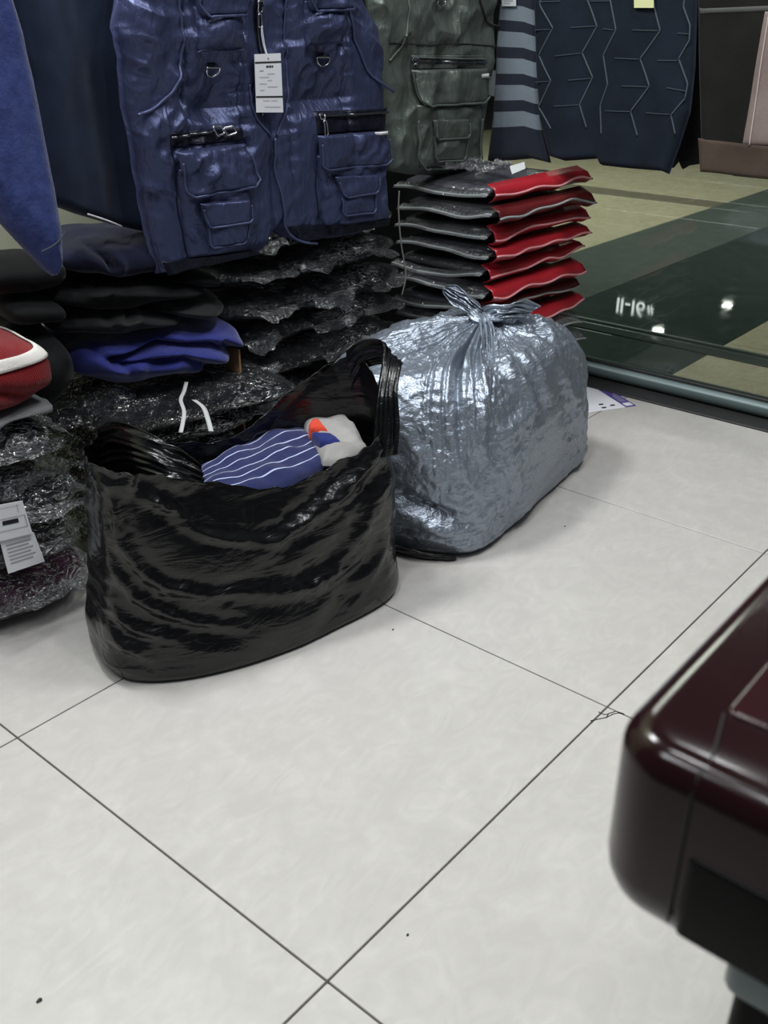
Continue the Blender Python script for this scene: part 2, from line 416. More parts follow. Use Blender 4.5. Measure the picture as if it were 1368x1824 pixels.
# glass partition
box('trim_1', (.35, 1.832, .001), (1.35, .044, .004), M['gasket'], None, .001, 'structure')
w1 = tag(bpy.data.objects.new('window_1', None), kind='structure'); COL.objects.link(w1); w1.location = (.3, 1.87, 0)
# bullnose rail profile (y,z) swept along x
prof = [(1.900, .006), (1.868, .006), (1.858, .010), (1.852, .018), (1.851, .028), (1.855, .038), (1.864, .045), (1.876, .048), (1.900, .048)]
V = np.array([[(x, y, z) for y, z in prof] for x in (-.68, 1.7)]); nn = len(prof)
F = gridF(2, nn, True).tolist() + [list(range(nn)), list(range(2 * nn - 1, nn - 1, -1))]
r_ = mk('rail', V, F, M['rail'], w1); 
box('pane', (.51, 1.878, .92), (1.19, .005, .878), M['pane'], w1, .0005)
box('glazing_bead', (.51, 1.868, .0500), (1.19, .004, .003), M['gasket'], w1, .001)
# left wall with corner post
box('wall_left', (-.72, .55, 1.3), (.04, 1.35, 1.3), M['wall'], None, .002, 'structure')
box('trim_2', (-.66, 1.87, 1.3), (.02, .03, 1.3), M['rail'], None, .003, 'structure')
# corridor outside the glass
cf = tag(bpy.data.objects.new('corridor_floor', None), kind='structure'); COL.objects.link(cf)
box('grout_bed', (-1.5, 6.0, -.017), (5.2, 4.08, .006), M['grout'], cf, 0)
xs = [(-4.0 + 1.0 * k, -3.0 + 1.0 * k) for k in range(3)]
def ctile(x0, x1, y0, y1, m):
    box('tile', ((x0 + x1) / 2, (y0 + y1) / 2, -.0055), ((x1 - x0) / 2 - .0008, (y1 - y0) / 2 - .0008, .0055), m, cf, .0006)
ys = [1.93, 2.345, 2.42] + [2.42 + .6 * k for k in range(1, 4)] + [4.59, 4.80] + [4.80 + .6 * k for k in range(1, 9)]
for y0, y1 in zip(ys[:-1], ys[1:]):
    band = abs(y0 - 4.59) < .01; 
    for x0, x1 in xs:
        ctile(x0, x1, y0, y1, M['cband'] if band else M['ctile'])
    ctile(-1.0, -.587, y0, y1, M['ctile_mid']); ctile(-.587, .013, y0, y1, M['ctile_dark'])
    for k in range(3): ctile(.013 + .6 * k, .613 + .6 * k, y0, y1, M['cband'] if band else M['ctile'])
box('trim_3', (-.8, 2.347, .004), (2.6, .006, .006), M['kerb'], None, .002, 'structure')
box('trim_4', (-.8, 2.302, .0015), (2.6, .036, .002), M['ctile_dark'], None, .001, 'structure')
box('wall_far', (-2.5, 14.6, 1.5), (7.0, .1, 1.5), M['facade'], None, .01, 'structure')
box('corridor_ceiling', (-2.5, 9.2, 3.05), (7.0, 5.4, .05), M['facade'], None, .01, 'structure')
for k, (hx, hy, lab) in enumerate([(-.164, 2.828, 'round bright downlight in the corridor ceiling, the farther of two mirrored in the dark floor'), (-.209, 2.396, 'round bright downlight in the corridor ceiling, the nearer of two mirrored in the dark floor')]):
    d = np.array([hx, hy, 0]) - CAM; tt = 2.98 / CAM[2]; p = np.array([hx + d[0] * tt, hy + d[1] * tt, 2.98])
    lt = thing('downlight', lab, 'lamp', p)
    th = np.linspace(0, 2 * math.pi, 24, endpoint=False)
    ring = lambda r, z: np.stack([p[0] + r * np.cos(th), p[1] + r * np.sin(th), np.full(24, z)], -1)
    V = np.stack([ring(.13, 3.0), ring(.13, 2.975), ring(.085, 2.970), ring(.08, 2.985)]); mk('rim', V, gridF(4, 24, True), M['metal'], lt)
    V = np.concatenate([ring(.08, 2.984), [[p[0], p[1], 2.984]]]); mk('bulb', V, [[(a + 1) % 24, a, 24] for a in range(24)], M['lamp'], lt)
# hanging shop-number sign across the corridor (seen mirrored in the polished dark floor)
d = np.array([-.392, 2.59, 0]) - CAM; tt = 2.3 / CAM[2]; sp = np.array([-.392 + d[0] * tt, 2.59 + d[1] * tt, 2.3])
sg = thing('hanging_sign', 'hanging shop number sign across the corridor, mirrored in the dark floor behind the glass', 'sign', sp)
box('panel', sp + [0, .06, 0], (.38, .012, .2), M['facade'], sg, .004)
for s in (-1, 1):
    V, F = tube(np.array([sp + [s * .3, .06, .2], sp + [s * .3, .06, .7]]), .006); mk('hanger_rod', V, F, M['dark_metal'], sg)
adv = 0.0; chars = []
for ch in '11-16#':
    cu = bpy.data.curves.new('character', 'FONT'); cu.body = ch; cu.size = .26 if ch != '#' else .15; cu.extrude = .006; cu.align_y = 'CENTER'
    to = bpy.data.objects.new('character', cu); COL.objects.link(to)
    dg = bpy.context.evaluated_depsgraph_get(); me = bpy.data.meshes.new_from_object(to.evaluated_get(dg)); bpy.data.objects.remove(to)
    xs_ = [v.co.x for v in me.vertices]; chars.append((me, adv - min(xs_))); adv += max(xs_) - min(xs_) + .03
for me, ox in chars:
    lo = link('character', me, M['sign'], sg); lo.rotation_euler = (math.pi / 2, 0, 0); lo.location = (ox - adv / 2, .035, 0)

# ================================================================== CLOTH BUILDERS
class Surf:
    """front surface on plane axis=c0, out = sgn; depth(p) zero-mean relief"""
    def __init__(s, axis, c0, sgn, depth): s.axis, s.c0, s.sgn, s.depth = axis, c0, sgn, depth
    def pt(s, px, py, off=0.):
        p = on(s.axis, s.c0, px, py); p = np.array(p)
        p[..., s.axis] += s.sgn * (s.depth(p) + off); return p
def coons(top, right, bottom, left, nu, nv):
    """pixel boundary polylines: top & bottom go left->right, left & right go top->bottom"""
    T, B = resample(top, nu), resample(bottom, nu); L, R = resample(left, nv), resample(right, nv)
    u = np.linspace(0, 1, nu)[None, :, None]; v = np.linspace(0, 1, nv)[:, None, None]
    return (1 - v) * T[None] + v * B[None] + (1 - u) * L[:, None] + u * R[:, None] - ((1 - u) * (1 - v) * T[0] + u * (1 - v) * T[-1] + (1 - u) * v * B[0] + u * v * B[-1])
def uvgrid(nu, nv):
    return np.stack(np.meshgrid(np.linspace(0, 1, nu), np.linspace(1, 0, nv)), -1).reshape(-1, 2)
def garment(name, surf, top, right, bottom, left, thick, mat, parent, nu=160, nv=160, edge=.10, hem=None, uv=False, origin=None):
    G = coons(top, right, bottom, left, nu, nv)
    P = on(surf.axis, surf.c0, G[..., 0], G[..., 1])
    u = np.linspace(0, 1, nu)[None]; v = np.linspace(0, 1, nv)[:, None]
    e = np.minimum(np.minimum(u, 1 - u) / edge, (1 - v) / (hem or edge)); e = np.clip(e, 0, 1); e = np.sqrt(1 - (1 - e) ** 2)
    dep = surf.depth(P)
    A = P.copy(); A[..., surf.axis] += surf.sgn * (dep * (.25 + .75 * e) - thick * (1 - e))
    Bk = P.copy(); Bk[..., surf.axis] += surf.sgn * (dep * (.25) * 1 - thick - .4 * thick * e)
    n = nu * nv
    F = gridF(nv, nu); F2 = gridF(nv, nu, off=n, flip=True)
    a = np.arange(n).reshape(nv, nu); loop = np.concatenate([a[0], a[1:, -1], a[-1, -2::-1], a[-2:0:-1, 0]])
    l2 = np.roll(loop, -1); S = np.stack([loop, loop + n, l2 + n, l2], -1)
    uvv = np.concatenate([uvgrid(nu, nv)] * 2) if uv else None
    F = np.concatenate([F, F2, S])
    if surf.axis == 0: F = F[:, ::-1]
    o = mk(name, np.concatenate([A.reshape(-1, 3), Bk.reshape(-1, 3)]), F, mat, parent, uv=uvv, origin=origin)
    fixn(o); return o
def fixn(o):
    bm = bmesh.new(); bm.from_mesh(o.data); bmesh.ops.recalc_face_normals(bm, faces=bm.faces); bm.to_mesh(o.data); bm.free()
def patch(name, surf, q, thick, mat, parent, bulge=0., round_=.18, nu=36, nv=30, rough=0.0, label=None, seed=0., base=.0):
    """q: four pixel corners TL,TR,BR,BL: a flap or pocket stitched on the surface"""
    q = np.array(q, float); u = np.linspace(0, 1, nu)[None]; v = np.linspace(0, 1, nv)[:, None]
    w = 1 - round_ * .5 * np.clip((v - .82) / .18, 0, 1) ** 2
    uu = .5 + (u - .5) * w
    G = ((1 - uu) * (1 - v))[..., None] * q[0] + (uu * (1 - v))[..., None] * q[1] + (uu * v)[..., None] * q[2] + ((1 - uu) * v)[..., None] * q[3]
    e = np.minimum(np.minimum(u, 1 - u) * nu / 2.5, np.minimum(v, 1 - v) * nv / 2.5); e = np.clip(e, 0, 1); e = np.sqrt(1 - (1 - e) ** 2)
    b = np.sin(math.pi * u) * np.sin(math.pi * np.clip(v, 0, 1)) ** .7
    off = base - .002 + (thick + .002) * e + bulge * b
    if rough: off = off + rough * fbm(G[..., 0] / 34 + seed, G[..., 1] / 34, seed, 3) * e
    P = surf.pt(G[..., 0], G[..., 1], off)
    o = mk(name, P, gridF(nv, nu), mat, parent, label=label); fixn(o)
    return o
def piping(name, surf, pts, r, mat, parent, off=.0, n=40, label=None, smoothc=True):
    P = np.array(pts, float); P = catmull(P, n) if smoothc and len(P) > 2 else resample(P, n)
    Q = surf.pt(P[:, 0], P[:, 1], off)
    V, F = tube(Q, r, 8); return mk(name, V, F, mat, parent, label=label)
def hemlip(name, surf, q, r, mat, parent, off, round_=.12):
    """piped edge on three sides of a flap TL,TR,BR,BL"""
    tl, tr, br, bl = [np.array(a, float) for a in q]
    k = round_
    pts = [tl + (bl - tl) * t for t in np.linspace(.25, 1 - k, 8)] + [bl + (br - bl) * t for t in np.linspace(k * .6, 1 - k * .6, 14)] + [br + (tr - br) * t for t in np.linspace(k, .75, 8)]
    return piping(name, surf, pts, r, mat, parent, off, 60, smoothc=True)
def dring(surf, c, s, parent, off=.006):
    th = np.linspace(math.radians(-20), math.radians(200), 22)
    pts = np.stack([c[0] + s * np.cos(th), c[1] + s * 1.05 * np.sin(th)], -1)
    pts = np.concatenate([pts, pts[:1]])
    P = surf.pt(pts[:, 0], pts[:, 1], off); V, F = tube(resample(P, 60), .0016, 8); mk('d_ring', V, F, M['metal'], parent)
    q = [(c[0] - s * .55, c[1] - s * 1.0), (c[0] + s * .55, c[1] - s * 1.0), (c[0] + s * .5, c[1] - s * .2), (c[0] - s * .5, c[1] - s * .2)]
    patch('ring_loop', surf, q, .004, M['navy_nylon_dark'], parent, nu=12, nv=10)
def card(name, surf, q, mat, parent, off=.006, thick=.0008):
    P = surf.pt(*np.array(q, float).T, 0); m = P[:, surf.axis]
    P[:, surf.axis] = (m.max() if surf.sgn > 0 else m.min()) + surf.sgn * off
    B = P.copy(); B[:, surf.axis] -= surf.sgn * thick
    V = np.concatenate([P, B]); F = [[0, 1, 2, 3], [7, 6, 5, 4]] + [[i, i + 4, (i + 1) % 4 + 4, (i + 1) % 4] for i in range(4)]
    o = mk(name, V, F, mat, parent, smooth=False); fixn(o); return o, P
def bars(name, P, rects, mat, parent, out):
    """print bars on a card given its 4 corners P; rects in 0..1 (u0,v0,u1,v1)"""
    for (a, b, c, d) in rects:
        V = [(1 - u) * (1 - v) * P[0] + u * (1 - v) * P[1] + u * v * P[2] + (1 - u) * v * P[3] + out for u, v in ((a, b), (c, b), (c, d), (a, d))]
        mk(name, V, [[0, 1, 2, 3]], mat, parent, smooth=False)

# ================================================================== HANGING CLOTHES, LEFT WALL
# hanging rail and hooks above the frame
HR = thing('hanging_rail', 'chrome garment rail along the left wall above the hanging vests', 'rail', (-.40, .6, 1.30))
V, F = tube(np.array([(-.40, .02, 1.34), (-.40, 1.55, 1.34)]), .012); mk('tube', V, F, M['metal'], HR)
for yy in (.1, .8, 1.5):
    V, F = tube(np.array([(-.40, yy, 1.34), (-.685, yy, 1.34)]), .008); mk('bracket', V, F, M['metal'], HR)
def hang_hook(parent, p, q):
    a, b = np.array(p, float), np.array(q, float)
    V, F = tube(catmull([a, a * .6 + b * .4, b + (0, 0, -.02), b + (0.012, 0, .012), b + (0, 0, .018)], 24), .0022); mk('hanger_hook', V, F, M['metal'], parent)

# ---- navy vest
XV = -.27
y_of = lambda px, py: AX(px, py, XV)[1]
SEAM = [(424, 100), (512, 100), (322, 60), (615, 60)]
SY = [float(y_of(*s)) for s in SEAM]
ZPY = [-100, 0, 55, 85, 140, 186, 214, 245, 300, 400, 470]      # picture rows of the vest front, and its relief there
ZD = [.0, .016, .020, .012, -.004, -.018, .002, .006, .006, .0, -.010]
def dep_vest(p):
    y, z = p[..., 1], p[..., 2]
    px = proj(p); X_, Y_ = px[..., 0], px[..., 1]
    row = Y_ + .245 * (X_ - 470) * 0.35
    macro = np.interp(row, ZPY, ZD)
    wl = np.exp(-((X_ - 376) / 52) ** 4) + np.exp(-((X_ - 566) / 56) ** 4)
    d = macro * wl
    d = d + .012 * fbm(y * 5, z * 5, 3.1, 2) + .011 * (ridge(y * 6 + z * 5, z * 7 - y * 4, 8.2, 2) - .5) * (.3 + .7 * sstep(-.3, .4, N3(y * 5, z * 5, 1.7)))
    d = d + .009 * (ridge(y * 15 - z * 10, z * 11 + y * 8, 5.2, 2) - .5) * sstep(-.1, .5, N3(y * 7, z * 6, 9.7))
    for s in SY:
        d = d + np.exp(-((y - s) / .024) ** 2) * (.0075 * N3(z * 58, y * 14, 2.2) * sstep(.55, .7, z)) - np.exp(-((y - s) / .006) ** 2) * .008 * sstep(.6, .7, z)
    # puffy side panels outside the armhole and at the side seams: sideways crumples
    xl = np.interp(Y_, [0, 200, 330, 490], [306, 262, 285, 315]); sl = sstep(14, -30, X_ - xl)
    xr = np.interp(Y_, [0, 70, 160], [617, 636, 697]); sr = sstep(-8, 14, X_ - xr)
    cr_ = .6 * (ridge(z * 15 + y * 9, y * 6 - z * 4, 4.4, 2) - .5) + .5 * N3(z * 24 + y * 14, y * 8, 14.4)
    d = d + (sl + sr) * (.016 * cr_ + .004)
    yc = float(y_of(488, 320)); d = d - .008 * np.exp(-((y - yc) / .010) ** 2) * sstep(.9, .7, z)
    return d + .002 * fbm(y * 30, z * 26, 6.6, 2)
SV = Surf(0, XV, 1, dep_vest)
vest = thing('padded_vest', 'navy padded cargo vest with white hang tag, hanging on the left wall', 'vest', (XV - .02, .78, 1.0))
garment('body', SV, [(238, -260), (330, -300), (480, -270), (600, -300), (648, -240)], [(648, -240), (650, -80), (656, 0), (682, 40), (692, 90), (697, 160), (700, 220), (698, 300), (691, 400)],
        [(298, 493), (360, 479), (440, 464), (478, 452), (503, 412), (520, 426), (560, 434), (640, 422), (691, 400)], [(238, -260), (230, -80), (226, 0), (220, 50), (232, 110), (238, 190), (250, 250), (262, 330), (280, 420), (298, 493)], .035, M['navy_nylon'], vest, 260, 300, .08, .04)
hang_hook(vest, (XV - .03, .80, 1.19), (-.40, .80, 1.345))
piping('armhole_piping', SV, [(306, -60), (310, 0), (318, 60), (316, 120), (300, 165), (270, 195), (245, 205)], .0028, M['navy_pipe'], vest, .002)
piping('armhole_piping', SV, [(610, -60), (617, 0), (632, 65), (655, 128), (697, 163)], .0028, M['navy_pipe'], vest, .002)
piping('yoke_piping', SV, [(508, -60), (509, 60), (510, 150), (505, 195), (490, 241)], .0024, M['navy_pipe'], vest, .002)
piping('yoke_piping', SV, [(436, 150), (443, 198), (460, 224), (478, 243)], .0024, M['navy_pipe'], vest, .002)
piping('front_edge', SV, [(487, 246), (490, 300), (499, 350), (505, 398), (516, 418), (535, 430), (562, 434)], .0026, M['navy_pipe'], vest, .003)
piping('side_seam', SV, [(298, 238), (312, 330), (326, 410), (340, 472)], .0014, M['navy_nylon_dark'], vest, .0)
piping('side_seam', SV, [(556, 300), (560, 350), (570, 402)], .0012, M['navy_nylon_dark'], vest, .0)
patch('hem_band', SV, [(512, 402), (692, 388), (690, 400), (535, 431)], .003, M['navy_nylon_dark'], vest, .0, .0)
patch('hem_band', SV, [(288, 466), (455, 446), (470, 453), (299, 491)], .003, M['navy_nylon_dark'], vest, .0, .0)
patch('zip_placket', SV, [(446, -60), (466, -60), (470, 200), (458, 215)], .002, M['navy_nylon_dark'], vest, 0, 0)
piping('front_zip', SV, [(455, -60), (456, 60), (462, 205)], .0024, M['dark_metal'], vest, .004)
pg = [[(449, 2), (462, 2), (460, 22), (452, 22), (449, 2)], [(453, 24), (458, 24), (461, 48), (452, 48), (453, 24)]]
V, F = join([tube(SV.pt(*resample(np.array(g, float), 24).T, .010), .0014) for g in pg]); mk('zip_pull', V, F, M['metal'], vest)
# chest flaps and pouches
for q in ([(326, -70), (420, -72), (420, 26), (334, 30)], [(520, -70), (612, -74), (612, 16), (527, 20)]):
    patch('chest_pocket', SV, [(q[3][0], q[3][1] - 20), (q[2][0], q[2][1] - 20), (q[2][0], q[2][1] + 60), (q[3][0] + 4, q[3][1] + 64)], .006, M['navy_nylon'], vest, .014, .1, rough=.004, seed=2.)
    patch('chest_flap', SV, q, .012, M['navy_nylon'], vest, .004, .25, rough=.002, base=.012)
    hemlip('flap_edge', SV, q, .0022, M['navy_pipe'], vest, .022, .2)
piping('pocket_edge', SV, [(338, 93), (350, 88), (378, 90), (418, 88)], .0014, M['navy_pipe'], vest, .006)
piping('pocket_edge', SV, [(534, 74), (560, 76), (590, 76), (614, 74)], .0014, M['navy_pipe'], vest, .006)
dring(SV, (373, 124), 12, vest); dring(SV, (571, 106), 12, vest)
# left cargo pocket
patch('cargo_pocket', SV, [(312, 300), (442, 285), (457, 442), (336, 462)], .008, M['navy_nylon'], vest, .010, .14, rough=.005, seed=5., nu=50, nv=50)
patch('zip_band', SV, [(294, 236), (432, 226), (430, 249), (303, 264)], .003, M['navy_nylon_dark'], vest, .0, 0, rough=.001)
piping('pocket_zip', SV, [(296, 244), (330, 240), (380, 234)], .0022, M['dark_metal'], vest, .006)
pg = [[(378, 226), (392, 224), (396, 238), (384, 242), (378, 226)], [(396, 228), (410, 224), (414, 236), (400, 241), (396, 228)]]
V, F = join([tube(SV.pt(*resample(np.array(g, float), 24).T, .010), .0018) for g in pg]); mk('zip_pull', V, F, M['metal'], vest)
q = [(302, 268), (428, 254), (444, 327), (324, 351)]; patch('cargo_flap', SV, q, .008, M['navy_nylon'], vest, .005, .14, rough=.004, base=.012, seed=1.); hemlip('flap_edge', SV, q, .0025, M['navy_pipe'], vest, .019, .12)
q = [(360, 392), (422, 384), (421, 430), (364, 440)]; patch('small_pocket', SV, q, .006, M['navy_nylon'], vest, .006, .15, base=.014, rough=.003); hemlip('pocket_edge', SV, q, .0022, M['navy_pipe'], vest, .020, .12)
q = [(341, 360), (419, 351), (423, 390), (358, 404)]; patch('small_flap', SV, q, .006, M['navy_nylon'], vest, .003, .16, base=.020, rough=.002); hemlip('flap_edge', SV, q, .0022, M['navy_pipe'], vest, .026, .12)
# right cargo pocket
patch('cargo_pocket', SV, [(558, 275), (688, 265), (687, 389), (572, 405)], .008, M['navy_nylon'], vest, .010, .16, rough=.005, seed=9., nu=50, nv=50)
patch('zip_band', SV, [(556, 198), (690, 192), (688, 232), (556, 240)], .003, M['navy_nylon_dark'], vest, 0, 0, rough=.001)
piping('pocket_zip', SV, [(568, 206), (630, 203), (688, 200)], .0022, M['dark_metal'], vest, .006)
pg = [[(560, 203), (569, 203), (568, 211), (561, 211), (560, 203)], [(565, 213), (569, 214), (569, 240), (564, 241), (565, 213)]]
V, F = join([tube(SV.pt(*resample(np.array(g, float), 24).T, .011), .0016) for g in pg]); mk('zip_pull', V, F, M['metal'], vest)
q = [(554, 240), (682, 232), (685, 291), (560, 302)]; patch('cargo_flap', SV, q, .008, M['navy_nylon'], vest, .004, .14, rough=.003, base=.010, seed=3.); hemlip('flap_edge', SV, q, .0025, M['navy_pipe'], vest, .017, .12)
patch('label_tab', SV, [(653, 234), (679, 232), (680, 238), (654, 240)], .002, M['paper'], vest, 0, 0, nu=8, nv=6, base=.020, label='small white label tab')
q = [(592, 340), (655, 335), (653, 376), (596, 382)]; patch('small_pocket', SV, q, .006, M['navy_nylon'], vest, .005, .2, base=.012, rough=.003); hemlip('pocket_edge', SV, q, .0022, M['navy_pipe'], vest, .018, .12)
q = [(583, 313), (658, 309), (656, 341), (596, 350)]; patch('small_flap', SV, q, .006, M['navy_nylon'], vest, .003, .2, base=.018, rough=.002); hemlip('flap_edge', SV, q, .0022, M['navy_pipe'], vest, .024, .14)
# hang tag (hangs from the zip pull)
tg = thing('hang_tag', 'white paper hang tag with black lines on the navy vest', 'tag', AX(462, 150, XV + .03))
o, P = card('card', SV, [(437, 96), (484, 94), (489, 199), (441, 199)], M['paper'], tg, .010)
ox = np.array([.0006, 0, 0])
bars('print', P, [(0, .13, 1, .155), (0, .715, 1, .74)], M['ink'], tg, ox)
bars('print', P, [(.42, .20, .5, .23), (.52, .20, .60, .23), (.62, .20, .68, .23), (.48, .075, .53, .09)], M['ink'], tg, ox)
bars('print', P, [(.15 + .3 * (k % 2), .28 + .055 * k, .32 + .3 * (k % 2) + .1 * ((k * 7) % 3), .288 + .055 * k) for k in range(7)] + [(.25, .79, .5, .798), (.55, .79, .8, .798), (.3, .9, .9, .908), (.2, .28, .3, .287)], M['ink_grey'], tg, ox)
for dx in (-1, 1):
    V, F = tube(SV.pt(*catmull(np.array([(456 + dx, 46), (457 + 2.5 * dx, 68), (460 + dx, 98)], float), 16).T, .014), .0009); mk('string', V, F, M['paper'], tg)

# ---- black cloths added to darken the wall gaps behind the vests
for k, (xx, box_, lab) in enumerate([(-.625, (300, 545, 640), 'long black coat added to darken the gap behind the navy vest'), (-.635, (572, 800, 700), 'long black coat added to darken the gap behind the olive vest')]):
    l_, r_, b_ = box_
    SK = Surf(0, xx, 1, lambda p: .012 * N3(p[..., 1] * 13, p[..., 2] * 1.3, 41.)); ck = thing('dark_gap_filler', lab, 'filler', (xx, 1., .8))
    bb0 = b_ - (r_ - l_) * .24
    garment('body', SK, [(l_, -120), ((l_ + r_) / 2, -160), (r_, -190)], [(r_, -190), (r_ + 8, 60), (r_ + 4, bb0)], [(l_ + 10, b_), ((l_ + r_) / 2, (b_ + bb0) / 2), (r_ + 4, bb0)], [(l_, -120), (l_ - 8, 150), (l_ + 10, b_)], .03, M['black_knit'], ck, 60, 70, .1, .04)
    hang_hook(ck, AX((l_ + r_) / 2, -150, xx - .02), (-.40, float(AX((l_ + r_) / 2, -150, xx)[1]), 1.345))

# ---- olive vest behind it
XG = -.335
def dep_green(p):
    y, z = p[..., 1], p[..., 2]
    return .011 * fbm(y * 6, z * 4, 13.1, 2) + .014 * (ridge(y * 8 + z * 4, z * 7 - y * 5, 18.2, 2) - .5) * (.4 + .6 * sstep(-.3, .4, N3(y * 5, z * 5, 11.7))) + .002 * fbm(y * 30, z * 26, 6.6, 2)
SG = Surf(0, XG, 1, dep_green)
gv = thing('padded_vest', 'dark olive grey cargo vest hanging right of the navy one', 'vest', (XG, 1.35, 1.0))
garment('body', SG, [(660, -240), (780, -270), (880, -220)], [(880, -220), (900, -90), (891, 0), (888, 90), (882, 150), (874, 230), (864, 304)], [(704, 306), (740, 312), (800, 316), (864, 304)], [(660, -240), (664, -60), (668, 60), (690, 160), (698, 240), (704, 306)], .03, M['green_nylon'], gv, 180, 220, .08, .05)
hang_hook(gv, (XG - .03, 1.38, 1.17), (-.40, 1.38, 1.345))
piping('armhole_piping', SG, [(728, -60), (726, 20), (720, 62), (714, 88), (692, 108)], .0026, M['green_pipe'], gv, .002)
piping('armhole_piping', SG, [(842, -40), (852, 10), (868, 38), (888, 48)], .0022, M['green_dark'], gv, .002)
piping('yoke_seam', SG, [(690, 76), (760, 80), (820, 78), (880, 82)], .0014, M['green_dark'], gv, .001)
dring(SG, (783, 2), 9, gv)
patch('cargo_pocket', SG, [(733, 185), (856, 182), (850, 298), (738, 300)], .008, M['green_nylon'], gv, .009, .2, rough=.005, seed=4., nu=46, nv=46)
hemlip('pocket_edge', SG, [(733, 185), (856, 182), (850, 299), (736, 301)], .0022, M['green_pipe'], gv, .008, .16)
patch('zip_band', SG, [(736, 98), (864, 98), (864, 122), (737, 124)], .003, M['green_nylon'], gv, 0, 0)
piping('pocket_zip', SG, [(737, 107), (800, 110), (862, 111)], .0026, M['dark_metal'], gv, .005)
piping('pocket_zip_edge', SG, [(737, 102), (800, 104), (862, 105)], .0018, M['green_pipe'], gv, .005)
pg = [[(736, 103), (743, 103), (743, 112), (737, 112), (736, 103)], [(738, 114), (743, 115), (742, 138), (738, 140), (738, 114)]]
V, F = join([tube(SG.pt(*resample(np.array(g, float), 24).T, .011), .0017) for g in pg]); mk('zip_pull', V, F, M['dark_metal'], gv)
q = [(735, 124), (862, 121), (862, 182), (739, 189)]; patch('cargo_flap', SG, q, .008, M['green_nylon'], gv, .004, .16, rough=.003, base=.010, seed=6.); hemlip('flap_edge', SG, q, .0028, M['green_pipe'], gv, .017, .14)
patch('label_tab', SG, [(843, 131), (860, 130), (860, 138), (845, 139)], .002, M['paper_grey'], gv, 0, 0, nu=8, nv=6, base=.020, label='small pale label tab')
q = [(758, 240), (820, 238), (818, 284), (762, 287)]; patch('small_pocket', SG, q, .006, M['green_nylon'], gv, .005, .2, base=.012, rough=.003); hemlip('pocket_edge', SG, q, .0020, M['green_pipe'], gv, .018, .14)
q = [(757, 212), (821, 211), (821, 243), (760, 248)]; patch('small_flap', SG, q, .006, M['green_nylon'], gv, .003, .2, base=.018, rough=.002); hemlip('flap_edge', SG, q, .0024, M['green_pipe'], gv, .024, .16)

# ---- far left: blue sweater sleeve, dark sweater
def dep_soft(seed, a=.010, b=.003):
    def f(p):
        y, z, x = p[..., 1], p[..., 2], p[..., 0]
        return a * fbm((y + x) * 9, z * 2.2, seed, 2) + b * fbm((y + x) * 16, z * 12, seed + 3, 2)
    return f
def dep_dark(p):
    y, z = p[..., 1], p[..., 2]
    return .034 * N3(y * 11 + z * 1.2, z * 1.3, 41.) + .003 * fbm(y * 16, z * 12, 44., 2)
SD = Surf(0, -.335, 1, dep_dark)
dk = thing('hanging_sweater', 'dark navy sweater hanging between the blue sleeve and the navy vest', 'sweater', (-.29, .4, 1.0))
garment('body', SD, [(-90, -260), (90, -300), (236, -250)], [(236, -250), (232, 0), (236, 120), (250, 250), (266, 340), (282, 418)], [(60, 352), (100, 366), (150, 384), (220, 404), (282, 418)], [(-90, -260), (10, 0), (40, 120), (56, 240), (60, 352)], .028, M['dark_navy'], dk, 130, 150, .10, .03)
hang_hook(dk, (-.31, .40, 1.24), (-.40, .40, 1.345))
P = [(150, 380), (185, 391), (221, 404)]
piping('size_strip', SD, P, .0016, M['paper'], dk, .012, 20, label='thin white strip at the hem')
SB = Surf(0, -.215, 1, dep_soft(52., .008, .003))
bl = thing('hanging_sweater', 'blue fleece sweater sleeve hanging at the far left edge', 'sweater', (-.24, .25, 1.0))
garment('sleeve', SB, [(-190, -220), (-80, -240), (20, -210)], [(20, -210), (40, 0), (62, 70), (80, 150), (98, 245), (116, 340), (128, 420), (129, 480), (120, 500)], [(-60, 290), (0, 352), (30, 408), (70, 452), (104, 488), (120, 500)], [(-190, -220), (-160, 0), (-110, 160), (-60, 290)], .040, M['blue_fleece'], bl, 130, 170, .16, .10)
hang_hook(bl, (-.25, .17, 1.17), (-.40, .12, 1.345))
piping('cuff_seam', SB, [(74, 448), (90, 440), (104, 428), (114, 412)], .0012, M['knit_line'], bl, .001, 20, label='pale seam thread')

# ================================================================== HANGING CLOTHES, RIGHT
HR2 = thing('hanging_rail', 'chrome garment rail along the glass above the knitted sweaters', 'rail', (.1, 1.66, 1.30))
V, F = tube(np.array([(-.45, 1.66, 1.34), (.9, 1.66, 1.34)]), .012); mk('tube', V, F, M['metal'], HR2)
for xx in (-.3, .3, .85):
    V, F = tube(np.array([(xx, 1.66, 1.34), (xx, 1.875, 1.34)]), .008); mk('bracket', V, F, M['metal'], HR2)
def dep_r(seed, a=.012, f1=11.):
    def f(p):
        x, z = p[..., 0], p[..., 2]
        return a * N3(x * f1 + .6 * z, z * 1.2, seed) + .003 * fbm(x * 14, z * 9, seed + 2, 2)
    return f
S1 = Surf(1, 1.60, -1, dep_r(61., .004))
st = thing('striped_sweater', 'navy and grey striped sweater hanging next to the olive vest', 'sweater', (-.25, 1.6, 1.0))
garment('body', S1, [(880, -246), (920, -236), (960, -224)], [(960, -224), (953, 0), (955, 100), (957, 180), (962, 240), (974, 292)], [(862, 290), (905, 287), (940, 284), (974, 292)], [(880, -246), (886, 0), (878, 120), (872, 210), (862, 290)], .02, M['knit_stripes'], st, 60, 140, .1, .03, uv=True)
hang_hook(st, AY(915, -215, 1.62), (AY(915, -215, 1.62)[0], 1.66, 1.345))
S2 = Surf(1, 1.58, -1, dep_r(66., .012, 13.))
zz = thing('zigzag_sweater', 'dark navy sweater with grey zigzag lines hanging over the glass', 'sweater', (0, 1.6, 1.0))
